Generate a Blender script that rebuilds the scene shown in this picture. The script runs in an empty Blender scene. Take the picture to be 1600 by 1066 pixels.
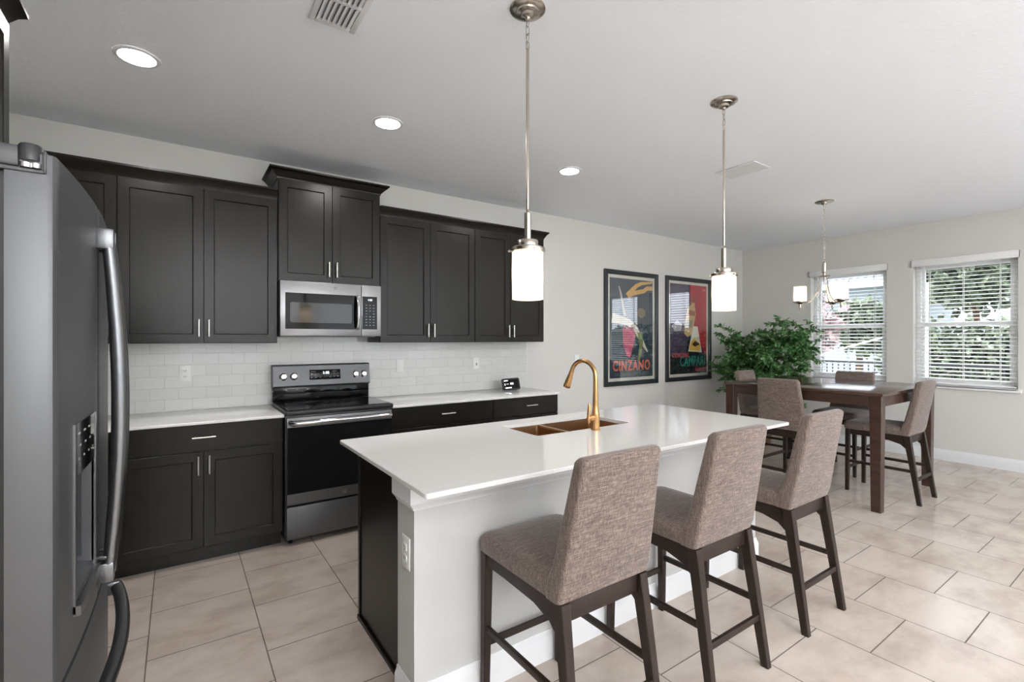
import bpy, bmesh, math, random
from mathutils import Vector, Matrix
PI = math.pi
sc = bpy.context.scene
COL = sc.collection

# ------------------------------------------------------------------ camera, world, light, exposure
YAW = 0.6065
EYE = 1.434
cam_d = bpy.data.cameras.new('camera')
cam_d.sensor_width = 36.0
cam_d.lens = 753.0 / 1600 * 36
cam_d.shift_y = -3.0 / 1600
cam_d.clip_start = 0.02
cam = bpy.data.objects.new('camera', cam_d)
COL.objects.link(cam)
cam.location = (0, 0, EYE)
cam.rotation_euler = (PI / 2, 0, -YAW)
sc.camera = cam

world = bpy.data.worlds.new('sky')
sc.world = world
world.use_nodes = True
wn = world.node_tree
wn.nodes.clear()
w_out = wn.nodes.new('ShaderNodeOutputWorld')
w_bg = wn.nodes.new('ShaderNodeBackground')
w_bg.inputs['Color'].default_value = (0.86, 0.93, 1.0, 1)
w_bg.inputs['Strength'].default_value = 2.0
wn.links.new(w_bg.outputs[0], w_out.inputs[0])

def add_light(name, kind, loc, rot, energy, color=(1, 1, 1), **kw):
    d = bpy.data.lights.new(name, kind)
    d.energy = energy
    d.color = color
    for k, v in kw.items():
        setattr(d, k, v)
    o = bpy.data.objects.new(name, d)
    COL.objects.link(o)
    o.location = loc
    o.rotation_euler = rot
    return o

# the sun is high and behind the house, so it only lights the garden
add_light('sun', 'SUN', (0, 0, 10), (math.radians(-28), math.radians(-32), 0), 2.2, (1, 0.96, 0.9), angle=0.02)
# lamps added at unseen rear openings, the upturned pair to wash the ceiling
add_light('added_fill_rear_door', 'AREA', (4.2, -3.28, 1.2), (PI / 2 + math.radians(72), 0, PI), 130, (0.95, 0.98, 1.0), shape='RECTANGLE', size=3.4, size_y=2.2)
add_light('added_fill_rear_window', 'AREA', (0.7, -3.28, 1.5), (PI / 2 + math.radians(70), 0, PI), 250, (0.97, 0.98, 1.0), shape='RECTANGLE', size=1.6, size_y=1.4)
add_light('daylight_small_window', 'AREA', (2.08, -3.28, 2.03), (PI / 2, 0, PI), 6, (0.97, 0.98, 1.0), shape='RECTANGLE', size=.36, size_y=.36)

sc.view_settings.view_transform = 'Standard'
sc.view_settings.look = 'None'
sc.view_settings.gamma = 1.0
sc.view_settings.exposure = 1.05
sc.view_settings.use_curve_mapping = False

# ------------------------------------------------------------------ materials
def lin(c):
    return tuple(((v / 255) / 12.92 if v / 255 <= 0.04045 else ((v / 255 + 0.055) / 1.055) ** 2.4) for v in c) + (1.0,)

def new_mat(name):
    m = bpy.data.materials.new(name)
    m.use_nodes = True
    nt = m.node_tree
    return m, nt, nt.nodes['Principled BSDF']

def nd(nt, typ, **kw):
    n = nt.nodes.new(typ)
    for k, v in kw.items():
        setattr(n, k, v)
    return n

def simple(name, rgb, rough=0.5, metal=0.0, spec=0.5, coat=0.0, emit=None, estr=0.0):
    m, nt, b = new_mat(name)
    b.inputs['Base Color'].default_value = lin(rgb)
    b.inputs['Roughness'].default_value = rough
    b.inputs['Metallic'].default_value = metal
    b.inputs['Specular IOR Level'].default_value = spec
    b.inputs['Coat Weight'].default_value = coat
    if emit:
        b.inputs['Emission Color'].default_value = lin(emit)
        b.inputs['Emission Strength'].default_value = estr
    return m

def coords(nt, scale=(1, 1, 1), kind='Object', loc=(0, 0, 0)):
    tc = nd(nt, 'ShaderNodeTexCoord')
    mp = nd(nt, 'ShaderNodeMapping')
    mp.inputs['Scale'].default_value = scale
    mp.inputs['Location'].default_value = loc
    nt.links.new(tc.outputs[kind], mp.inputs[0])
    return mp.outputs[0]

def noise(nt, vec, scale, detail=3, rough=0.5):
    n = nd(nt, 'ShaderNodeTexNoise')
    n.inputs['Scale'].default_value = scale
    n.inputs['Detail'].default_value = detail
    n.inputs['Roughness'].default_value = rough
    nt.links.new(vec, n.inputs['Vector'])
    return n.outputs['Fac']

def ramp(nt, fac, stops):
    r = nd(nt, 'ShaderNodeValToRGB')
    e = r.color_ramp.elements
    e[0].position, e[0].color = stops[0]
    e[1].position, e[1].color = stops[-1]
    for p, c in stops[1:-1]:
        k = e.new(p)
        k.color = c
    nt.links.new(fac, r.inputs[0])
    return r.outputs[0]

def bump(nt, bsdf, height, strength, dist):
    bp = nd(nt, 'ShaderNodeBump')
    bp.inputs['Strength'].default_value = strength
    bp.inputs['Distance'].default_value = dist
    nt.links.new(height, bp.inputs['Height'])
    nt.links.new(bp.outputs[0], bsdf.inputs['Normal'])

def mix(nt, fac, a, b, mode='MIX'):
    n = nd(nt, 'ShaderNodeMix', data_type='RGBA', blend_type=mode)
    for sock, val in ((n.inputs[0], fac), (n.inputs[6], a), (n.inputs[7], b)):
        if hasattr(val, 'default_value') or isinstance(val, bpy.types.NodeSocket):
            nt.links.new(val, sock)
        else:
            sock.default_value = val
    return n.outputs[2]

M = {}
def wallpaint(name, rgb, scale, strength, rough=0.75):
    m, nt, b = new_mat(name)
    b.inputs['Base Color'].default_value = lin(rgb)
    b.inputs['Roughness'].default_value = rough
    b.inputs['Specular IOR Level'].default_value = 0.25
    v = coords(nt)
    bump(nt, b, noise(nt, v, scale, 4, 0.6), strength, 0.004)
    return m
M['wall'] = wallpaint('wall_paint', (217, 215, 210), 60, 0.12)
M['ceiling'] = wallpaint('ceiling_texture', (243, 246, 251), 38, 0.8, 0.85)
M['white_trim'] = simple('white_trim_paint', (228, 228, 229), 0.4)
M['island_white'] = wallpaint('island_paint', (198, 197, 195), 60, 0.12)
M['plate'] = simple('white_plastic', (238, 238, 235), 0.35)
M['slot'] = simple('dark_slot', (40, 40, 40), 0.6)

def make_floor():
    m, nt, b = new_mat('porcelain_floor_tile')
    tc = nd(nt, 'ShaderNodeTexCoord')
    sp = nd(nt, 'ShaderNodeSeparateXYZ')
    nt.links.new(tc.outputs['Object'], sp.inputs[0])
    T = 0.4525
    ay = nd(nt, 'ShaderNodeMath', operation='ADD'); ay.inputs[1].default_value = -0.1975 + T * 20
    ax = nd(nt, 'ShaderNodeMath', operation='ADD'); ax.inputs[1].default_value = 0.115 + T * 10
    nt.links.new(sp.outputs[1], ay.inputs[0]); nt.links.new(sp.outputs[0], ax.inputs[0])
    cb = nd(nt, 'ShaderNodeCombineXYZ')
    nt.links.new(ay.outputs[0], cb.inputs[0]); nt.links.new(ax.outputs[0], cb.inputs[1])
    br = nd(nt, 'ShaderNodeTexBrick')
    br.offset = 0.5; br.offset_frequency = 2; br.squash = 1.0
    for k, v in (('Scale', 1), ('Mortar Size', 0.0028), ('Mortar Smooth', 0.1), ('Bias', 0.0), ('Brick Width', T), ('Row Height', T)):
        br.inputs[k].default_value = v
    br.inputs['Color1'].default_value = lin((206, 196, 187))
    br.inputs['Color2'].default_value = lin((201, 190, 180))
    br.inputs['Mortar'].default_value = lin((112, 103, 95))
    nt.links.new(cb.outputs[0], br.inputs['Vector'])
    vec = coords(nt, (1.0, 1.6, 1))
    cl = ramp(nt, noise(nt, vec, 2.6, 6, 0.62), [(0.36, lin((222, 212, 206))), (0.58, lin((255, 252, 249)))])
    col = mix(nt, 0.75, br.outputs['Color'], cl, 'MULTIPLY')
    nt.links.new(col, b.inputs['Base Color'])
    rr = nd(nt, 'ShaderNodeMapRange')
    rr.inputs[3].default_value = 0.19; rr.inputs[4].default_value = 0.8
    nt.links.new(br.outputs['Fac'], rr.inputs[0])
    nt.links.new(rr.outputs[0], b.inputs['Roughness'])
    b.inputs['Specular IOR Level'].default_value = 0.5
    inv = nd(nt, 'ShaderNodeMath', operation='SUBTRACT'); inv.inputs[0].default_value = 1
    nt.links.new(br.outputs['Fac'], inv.inputs[1])
    bump(nt, b, inv.outputs[0], 0.5, 0.002)
    return m
M['floor'] = make_floor()

def make_subway():
    m, nt, b = new_mat('subway_tile')
    tc = nd(nt, 'ShaderNodeTexCoord')
    sp = nd(nt, 'ShaderNodeSeparateXYZ')
    nt.links.new(tc.outputs['Object'], sp.inputs[0])
    ax = nd(nt, 'ShaderNodeMath', operation='ADD'); ax.inputs[1].default_value = 3.0
    az = nd(nt, 'ShaderNodeMath', operation='ADD'); az.inputs[1].default_value = -0.914 + 0.083 * 20
    nt.links.new(sp.outputs[0], ax.inputs[0]); nt.links.new(sp.outputs[2], az.inputs[0])
    cb = nd(nt, 'ShaderNodeCombineXYZ')
    nt.links.new(ax.outputs[0], cb.inputs[0]); nt.links.new(az.outputs[0], cb.inputs[1])
    br = nd(nt, 'ShaderNodeTexBrick')
    br.offset = 0.5; br.offset_frequency = 2
    for k, v in (('Scale', 1), ('Mortar Size', 0.0022), ('Mortar Smooth', 0.3), ('Brick Width', 0.167), ('Row Height', 0.083)):
        br.inputs[k].default_value = v
    br.inputs['Color1'].default_value = lin((220, 220, 217))
    br.inputs['Color2'].default_value = lin((215, 215, 212))
    br.inputs['Mortar'].default_value = lin((202, 202, 198))
    nt.links.new(cb.outputs[0], br.inputs['Vector'])
    nt.links.new(br.outputs['Color'], b.inputs['Base Color'])
    b.inputs['Roughness'].default_value = 0.16
    inv = nd(nt, 'ShaderNodeMath', operation='SUBTRACT'); inv.inputs[0].default_value = 1
    nt.links.new(br.outputs['Fac'], inv.inputs[1])
    bump(nt, b, inv.outputs[0], 0.5, 0.0015)
    return m
M['subway'] = make_subway()

def make_wood(name, c1, c2, rough, scale=(14, 14, 1.2), spec=0.5):
    m, nt, b = new_mat(name)
    v = coords(nt, scale)
    col = ramp(nt, noise(nt, v, 4.0, 6, 0.65), [(0.3, lin(c1)), (0.7, lin(c2))])
    nt.links.new(col, b.inputs['Base Color'])
    b.inputs['Roughness'].default_value = rough
    b.inputs['Specular IOR Level'].default_value = spec
    return m
M['cabinet'] = make_wood('espresso_cabinet', (24, 21, 16), (31, 27, 21), 0.29, (9, 9, 0.9), 0.30)
M['stool_wood'] = make_wood('espresso_stool_wood', (36, 26, 21), (50, 37, 30), 0.42, spec=0.35)
M['table_wood'] = make_wood('walnut_table_wood', (52, 35, 28), (78, 55, 45), 0.34, (10, 1.4, 10))
M['table_top'] = make_wood('walnut_table_top', (64, 46, 38), (84, 62, 52), 0.13, (10, 1.4, 10), 0.7)

def make_quartz():
    m, nt, b = new_mat('white_quartz')
    v = coords(nt)
    col = ramp(nt, noise(nt, v, 220, 2, 0.5), [(0.35, lin((222, 221, 217))), (0.6, lin((234, 233, 230)))])
    nt.links.new(col, b.inputs['Base Color'])
    b.inputs['Roughness'].default_value = 0.1
    return m
M['quartz'] = make_quartz()

def brushed(name, rgb, rough, scale=(2, 2, 220), amt=0.12, metal=1.0):
    m, nt, b = new_mat(name)
    b.inputs['Base Color'].default_value = lin(rgb)
    b.inputs['Metallic'].default_value = metal
    v = coords(nt, scale)
    f = noise(nt, v, 3, 2)
    rr = nd(nt, 'ShaderNodeMapRange')
    rr.inputs[3].default_value = rough - amt / 2; rr.inputs[4].default_value = rough + amt / 2
    nt.links.new(f, rr.inputs[0])
    nt.links.new(rr.outputs[0], b.inputs['Roughness'])
    return m
M['slate'] = brushed('slate_steel', (98, 99, 101), 0.42, metal=0.7)
M['slate_dark'] = brushed('slate_steel_dark', (104, 105, 107), 0.42, metal=0.7)
M['steel'] = brushed('stainless_steel', (158, 158, 160), 0.34, (220, 2, 2))
M['chrome'] = simple('polished_steel', (205, 205, 206), 0.14, 1.0)
M['handle_steel'] = brushed('handle_steel', (120, 121, 123), 0.32, (60, 60, 2))
M['nickel'] = simple('satin_nickel', (216, 213, 206), 0.28, 1.0)
M['pendant_metal'] = simple('brushed_nickel', (186, 178, 168), 0.22, 1.0)
M['gold'] = simple('champagne_bronze', (205, 160, 110), 0.26, 1.0)
M['sink_gold'] = simple('bronze_sink_steel', (186, 148, 110), 0.32, 1.0)
M['black_glass'] = simple('black_glass', (12, 12, 13), 0.06, 0.0, 0.2)
M['oven_glass'] = simple('oven_glass', (24, 24, 26), 0.12, 0.0, 0.5)
M['black'] = simple('black_plastic', (18, 18, 19), 0.4)
M['charcoal'] = simple('charcoal_plastic', (52, 53, 55), 0.35)
M['mw_cavity'] = simple('microwave_window_mesh', (34, 34, 35), 0.08, 0.0, 0.5)
M['frame_black'] = simple('black_picture_frame', (36, 42, 44), 0.35)
M['mat_board'] = simple('cream_mat_board', (226, 224, 212), 0.8)
M['white_mark'] = simple('white_print', (225, 225, 225), 0.5)
M['grey_mark'] = simple('grey_print', (150, 150, 152), 0.5)
M['display_white'] = simple('lit_digits', (255, 255, 255), 0.5, emit=(235, 245, 255), estr=2.0)
M['vinyl_blind'] = simple('white_blind_vinyl', (238, 238, 236), 0.45)
M['vinyl_frame'] = simple('white_window_vinyl', (240, 240, 240), 0.4)
M['trunk'] = make_wood('ficus_bark', (92, 70, 52), (128, 100, 76), 0.8)
M['soil'] = simple('dark_soil', (46, 36, 28), 0.95)
M['wicker'] = make_wood('wicker_pot', (104, 80, 58), (142, 112, 84), 0.7, (60, 60, 60))

def make_fabric():
    m, nt, b = new_mat('tweed_upholstery')
    a = noise(nt, coords(nt, (130, 130, 8)), 2.0, 3, 0.75)
    c = noise(nt, coords(nt, (8, 130, 130)), 2.0, 3, 0.75)
    add = nd(nt, 'ShaderNodeMath', operation='ADD')
    nt.links.new(a, add.inputs[0]); nt.links.new(c, add.inputs[1])
    hf = nd(nt, 'ShaderNodeMath', operation='MULTIPLY'); hf.inputs[1].default_value = 0.5
    nt.links.new(add.outputs[0], hf.inputs[0])
    col = ramp(nt, hf.outputs[0], [(0.36, lin((78, 67, 62))), (0.5, lin((114, 100, 93))), (0.64, lin((156, 141, 132)))])
    nt.links.new(col, b.inputs['Base Color'])
    b.inputs['Roughness'].default_value = 0.85
    b.inputs['Specular IOR Level'].default_value = 0.25
    b.inputs['Sheen Weight'].default_value = 0.35
    b.inputs['Sheen Roughness'].default_value = 0.4
    bump(nt, b, hf.outputs[0], 0.5, 0.002)
    return m
M['fabric'] = make_fabric()

def make_glass_pane(name, ior, tint=(1, 1, 1, 1), rough=0.0):
    m, nt, b = new_mat(name)
    nt.nodes.remove(b)
    out = nt.nodes['Material Output']
    tr = nd(nt, 'ShaderNodeBsdfTransparent'); tr.inputs[0].default_value = tint
    gl = nd(nt, 'ShaderNodeBsdfGlossy'); gl.inputs['Roughness'].default_value = rough
    # reflectance of one face by Schlick's rule, the same from either side
    f0 = ((ior - 1) / (ior + 1)) ** 2
    lw = nd(nt, 'ShaderNodeLayerWeight'); lw.inputs[0].default_value = 0.5
    pw = nd(nt, 'ShaderNodeMath', operation='POWER'); pw.inputs[1].default_value = 5.0
    nt.links.new(lw.outputs['Facing'], pw.inputs[0])
    fr = nd(nt, 'ShaderNodeMath', operation='MULTIPLY_ADD'); fr.inputs[1].default_value = 1 - f0; fr.inputs[2].default_value = f0
    nt.links.new(pw.outputs[0], fr.inputs[0])
    mx = nd(nt, 'ShaderNodeMixShader')
    nt.links.new(fr.outputs[0], mx.inputs[0])
    nt.links.new(tr.outputs[0], mx.inputs[1]); nt.links.new(gl.outputs[0], mx.inputs[2])
    nt.links.new(mx.outputs[0], out.inputs[0])
    return m
M['pane'] = make_glass_pane('window_glass', 1.25)
M['picture_glass'] = make_glass_pane('picture_glass', 2.0)
M['clear_glass'] = make_glass_pane('clear_glass', 1.5, (0.93, 0.93, 0.93, 1))

def make_shade(name, color, estr):
    m, nt, b = new_mat(name)
    nt.nodes.remove(b)
    out = nt.nodes['Material Output']
    tl = nd(nt, 'ShaderNodeBsdfTranslucent'); tl.inputs[0].default_value = (0.86, 0.79, 0.68, 1)
    df = nd(nt, 'ShaderNodeBsdfDiffuse'); df.inputs[0].default_value = (0.85, 0.84, 0.82, 1)
    mx = nd(nt, 'ShaderNodeMixShader'); mx.inputs[0].default_value = 0.45
    nt.links.new(tl.outputs[0], mx.inputs[1]); nt.links.new(df.outputs[0], mx.inputs[2])
    em = nd(nt, 'ShaderNodeEmission'); em.inputs[0].default_value = color; em.inputs[1].default_value = estr
    ad = nd(nt, 'ShaderNodeAddShader')
    nt.links.new(mx.outputs[0], ad.inputs[0]); nt.links.new(em.outputs[0], ad.inputs[1])
    nt.links.new(ad.outputs[0], out.inputs[0])
    return m
M['shade'] = make_shade('frosted_glass_lit', lin((255, 226, 188)), 0.12)
def emitter(name, rgb, s):
    m, nt, b = new_mat(name)
    b.inputs['Base Color'].default_value = (0.8, 0.8, 0.8, 1)
    b.inputs['Emission Color'].default_value = lin(rgb)
    b.inputs['Emission Strength'].default_value = s
    return m
M['bulb'] = emitter('warm_bulb', (255, 236, 208), 16)
M['can_lens'] = emitter('led_lens', (255, 251, 246), 75)

def make_leaf(name, a, b_, c):
    m, nt, b = new_mat(name)
    v = coords(nt)
    col = ramp(nt, noise(nt, v, 14, 3, 0.6), [(0.32, lin(a)), (0.5, lin(b_)), (0.66, lin(c))])
    nt.links.new(col, b.inputs['Base Color'])
    b.inputs['Roughness'].default_value = 0.35
    return m
M['leaf'] = make_leaf('ficus_leaf', (48, 88, 46), (82, 134, 74), (150, 188, 130))
M['hedge'] = make_leaf('garden_green', (66, 78, 66), (100, 114, 94), (158, 166, 134))
M['redleaf'] = make_leaf('garden_red_leaf', (130, 108, 112), (168, 138, 142), (198, 176, 176))
M['lawn'] = make_leaf('lawn_grass', (104, 112, 84), (126, 132, 98), (150, 152, 118))
M['stucco'] = simple('house_stucco', (166, 176, 190), 0.9)
M['soffit'] = simple('white_fascia', (230, 230, 232), 0.6)
M['gravel'] = simple('patio_concrete', (176, 176, 178), 0.9)
M['fence_metal'] = simple('dark_fence_metal', (46, 48, 52), 0.5)
def make_rooftile():
    m, nt, b = new_mat('grey_roof_tile')
    v = coords(nt, (1, 1, 1))
    w = nd(nt, 'ShaderNodeTexWave'); w.bands_direction = 'Y'
    w.inputs['Scale'].default_value = 1.6; w.inputs['Distortion'].default_value = 0.4
    nt.links.new(v, w.inputs['Vector'])
    col = ramp(nt, w.outputs['Fac'], [(0.2, lin((120, 126, 138))), (0.7, lin((172, 178, 190)))])
    nt.links.new(col, b.inputs['Base Color'])
    b.inputs['Roughness'].default_value = 0.8
    return m
M['rooftile'] = make_rooftile()
M['teal'] = simple('teal_fabric', (120, 196, 190), 0.7)

# ------------------------------------------------------------------ mesh building
class MB:
    def __init__(s):
        s.bm = bmesh.new()
    def add(s, tmp, mat=None):
        me = bpy.data.meshes.new('tmp')
        if mat is not None:
            tmp.transform(mat)
        tmp.to_mesh(me); tmp.free()
        s.bm.from_mesh(me)
        bpy.data.meshes.remove(me)
        return s
    def box(s, x0, x1, y0, y1, z0, z1, bev=0.0, seg=2, mat=None):
        t = bmesh.new()
        bmesh.ops.create_cube(t, size=1)
        for v in t.verts:
            v.co = Vector((x0 + (v.co.x + .5) * (x1 - x0), y0 + (v.co.y + .5) * (y1 - y0), z0 + (v.co.z + .5) * (z1 - z0)))
        if bev > 0:
            bmesh.ops.bevel(t, geom=list(t.edges), offset=bev, segments=seg, affect='EDGES', profile=0.5)
        bmesh.ops.recalc_face_normals(t, faces=t.faces)
        return s.add(t, mat)
    def rings(s, rings, cap0=True, cap1=True, close=False):
        t = bmesh.new()
        vs = [[t.verts.new(p) for p in r] for r in rings]
        n = len(rings[0])
        pairs = list(zip(vs[:-1], vs[1:]))
        if close:
            pairs.append((vs[-1], vs[0]))
        for a, b in pairs:
            for i in range(n):
                j = (i + 1) % n
                try:
                    t.faces.new((a[i], a[j], b[j], b[i]))
                except ValueError:
                    pass
        for f in t.faces: f.smooth = True
        if not close:
            if cap0: t.faces.new(list(reversed(vs[0])))
            if cap1: t.faces.new(vs[-1])
        bmesh.ops.recalc_face_normals(t, faces=t.faces)
        return s.add(t)
    def lathe(s, prof, c=(0, 0, 0), n=32, cap0=False, cap1=False):
        rings = [[(c[0] + r * math.cos(2 * PI * i / n), c[1] + r * math.sin(2 * PI * i / n), c[2] + z) for i in range(n)] for r, z in prof]
        return s.rings(rings, cap0, cap1)
    def tube(s, pts, rad, n=12, closed=False, cap=True):
        pts = [Vector(p) for p in pts]
        rr = rad if isinstance(rad, (list, tuple)) else [rad] * len(pts)
        rings = []
        up = None
        L = len(pts)
        for i, p in enumerate(pts):
            if closed:
                d = (pts[(i + 1) % L] - pts[i - 1]).normalized()
            else:
                d = (pts[min(i + 1, L - 1)] - pts[max(i - 1, 0)]).normalized()
            if up is None:
                up = Vector((0, 0, 1)) if abs(d.z) < 0.9 else Vector((0, 1, 0))
            a = d.cross(up)
            if a.length < 1e-5:
                a = d.cross(Vector((1, 0, 0)))
            a.normalize()
            b = a.cross(d).normalized()
            up = b
            rings.append([tuple(p + a * (rr[i] * math.cos(2 * PI * k / n)) + b * (rr[i] * math.sin(2 * PI * k / n))) for k in range(n)])
        return s.rings(rings, cap, cap, close=closed)
    def bar(s, p0, p1, w0, d0, w1=None, d1=None, bev=0.003):
        """tapered square bar from p0 to p1: width along X, depth along Y"""
        w1 = w0 if w1 is None else w1; d1 = d0 if d1 is None else d1
        def ring(p, w, d):
            w /= 2; d /= 2; b = bev
            return [(p[0] + x, p[1] + y, p[2]) for x, y in ((-w + b, -d), (w - b, -d), (w, -d + b), (w, d - b), (w - b, d), (-w + b, d), (-w, d - b), (-w, -d + b))]
        return s.rings([ring(p0, w0, d0), ring(p1, w1, d1)])
    def sweep(s, path, prof):
        """profile (out, z) swept along a plan path with mitred corners; out is to the right of travel"""
        P = [Vector((p[0], p[1])) for p in path]
        rings = []
        for i, p in enumerate(P):
            ns = []
            if i > 0:
                d = (P[i] - P[i - 1]).normalized(); ns.append(Vector((d.y, -d.x)))
            if i < len(P) - 1:
                d = (P[i + 1] - P[i]).normalized(); ns.append(Vector((d.y, -d.x)))
            if len(ns) == 2:
                m = (ns[0] + ns[1]); m = m / max(1e-6, m.dot(ns[0]))
            else:
                m = ns[0]
            rings.append([(p.x + m.x * o, p.y + m.y * o, z) for o, z in prof])
        return s.rings(rings)
    def prism(s, poly, y0, y1):
        """polygon in XZ extruded along Y"""
        return s.rings([[(x, y0, z) for x, z in poly], [(x, y1, z) for x, z in poly]])
    def mesh(s, name, off=(0, 0, 0), smooth=None):
        if any(off):
            bmesh.ops.translate(s.bm, verts=s.bm.verts, vec=-Vector(off))
        me = bpy.data.meshes.new(name)
        s.bm.to_mesh(me); s.bm.free()
        if smooth is None:
            for p in me.polygons: p.use_smooth = False
        else:
            try:
                me.set_sharp_from_angle(angle=math.radians(smooth))
            except Exception:
                pass
        return me

def root_off(parent):
    if parent is None: return (0, 0, 0)
    while parent.parent is not None: parent = parent.parent
    return tuple(parent.location)

def obj(name, mb, mat, parent=None, smooth=35, label=None, bevel=0):
    me = mb.mesh(name, root_off(parent), smooth)
    for m in (mat if isinstance(mat, list) else [mat]):
        me.materials.append(m)
    o = bpy.data.objects.new(name, me)
    COL.objects.link(o)
    if parent: o.parent = parent
    if label: o['label'] = label
    return o

def tag(o, label, cat, group=None):
    o['label'] = label; o['category'] = cat
    if group: o['group'] = group
    return o

def thing(name, label, cat, loc=(0, 0, 0), group=None):
    o = bpy.data.objects.new(name, None)
    o.empty_display_size = 0.1
    COL.objects.link(o)
    o.location = loc
    return tag(o, label, cat, group)

def struct(name, mb, mat, parent=None, smooth=35):
    o = obj(name, mb, mat, parent, smooth)
    if not parent: o['kind'] = 'structure'
    return o

def dup(root, loc, rot, label):
    r = root.copy(); COL.objects.link(r); r.location = loc; r.rotation_euler = (0, 0, rot); r['label'] = label
    for ch in list(root.children):
        c = ch.copy(); COL.objects.link(c); c.parent = r
        for g in list(ch.children):
            d = g.copy(); COL.objects.link(d); d.parent = c
    return r

def rrect(hx, hy, r, n=4, cx=0, cy=0):
    pts = []
    for (sx, sy, a0) in ((1, 1, 0), (-1, 1, 90), (-1, -1, 180), (1, -1, 270)):
        for k in range(n + 1):
            a = math.radians(a0 + 90 * k / n)
            pts.append((cx + sx * (hx - r) + r * math.cos(a), cy + sy * (hy - r) + r * math.sin(a)))
    return pts

def text_mesh(txt, size, extrude=0.0006, align='CENTER', shear=0.0, spacing=1.0, fat=0.0):
    cu = bpy.data.curves.new('t', 'FONT')
    cu.body = txt; cu.size = size; cu.extrude = extrude; cu.align_x = align; cu.shear = shear; cu.space_character = spacing
    cu.resolution_u = 3; cu.offset = fat
    o = bpy.data.objects.new('t', cu)
    COL.objects.link(o)
    dg = bpy.context.evaluated_depsgraph_get(); dg.update()
    me = bpy.data.meshes.new_from_object(o.evaluated_get(dg))
    bpy.data.objects.remove(o); bpy.data.curves.remove(cu)
    return me

def add_text(mb, txt, size, pos, basis=None, bold=0.0, **kw):
    """text facing -Y by default; basis = Matrix 3x3 (right, up, out)"""
    me = text_mesh(txt, size, **kw)
    t = bmesh.new(); t.from_mesh(me); bpy.data.meshes.remove(me)
    if basis is None:
        basis = Matrix(((1, 0, 0), (0, 0, -1), (0, 1, 0)))
    t.transform(Matrix.Translation(pos) @ basis.to_4x4())
    mb.add(t)
    return mb

# ------------------------------------------------------------------ room
XL, XR, YB, YF, ZC = -1.05, 7.45, 4.25, -3.2, 2.845
W1 = (2.335, 3.232); W2 = (1.160, 2.062); WZ = (0.872, 2.375)
def slab(name, *b, mat):
    return struct(name, MB().box(*b), mat)
slab('floor', XL - .15, XR + .2, YF - .15, YB + .15, -0.12, 0, mat=M['floor'])
slab('ceiling', XL - .15, XR + .2, YF - .15, YB + .15, ZC, ZC + .12, mat=M['ceiling'])
slab('wall_back', XL - .15, XR + .2, YB, YB + .15, 0, ZC, mat=M['wall'])
slab('wall_left', XL - .15, XL, YF, YB, 0, ZC, mat=M['wall'])

def wall_with_holes(axis, a0, a1, c0, c1, holes):
    """wall running along `axis` from a0 to a1, thickness c0..c1, holes (h0,h1,z0,z1) sorted"""
    mb = MB()
    def b(u0, u1, z0, z1):
        if u1 - u0 < 1e-4 or z1 - z0 < 1e-4: return
        if axis == 'y': mb.box(c0, c1, u0, u1, z0, z1)
        else: mb.box(u0, u1, c0, c1, z0, z1)
    cur = a0
    for h0, h1, z0, z1 in holes:
        b(cur, h0, 0, ZC); b(h0, h1, 0, z0); b(h0, h1, z1, ZC); cur = h1
    b(cur, a1, 0, ZC)
    bmesh.ops.remove_doubles(mb.bm, verts=mb.bm.verts, dist=1e-5)
    return mb
struct('wall_right', wall_with_holes('y', YF, YB, XR, XR + .2, [(W2[0], W2[1]) + WZ, (W1[0], W1[1]) + WZ]), M['wall'])
SD = (2.5, 5.9, 0.02, 2.3); RW = (-0.1, 1.5, 0.8, 2.2); SW = (1.88, 2.28, 1.83, 2.23)
struct('wall_front', wall_with_holes('x', XL, XR, YF - .15, YF, [RW, SW, SD]), M['wall'])

base_prof = [(0, 0), (.014, 0), (.014, .095), (.010, .108), (.006, .118), (.004, .13), (0, .13)]
struct('baseboard_back', MB().sweep([(3.10, YB), (XR - .016, YB)], base_prof), M['white_trim'])
struct('baseboard_right', MB().sweep([(XR, YB), (XR, YF)], base_prof), M['white_trim'])
struct('trim_1', MB().box(XL, 3.136, YB - .009, YB, .914, 1.47), M['subway'])      # tiled backsplash
struct('trim_2', MB().box(3.136, 3.146, YB - .011, YB, .914, 1.398), M['white_trim'])

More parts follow.
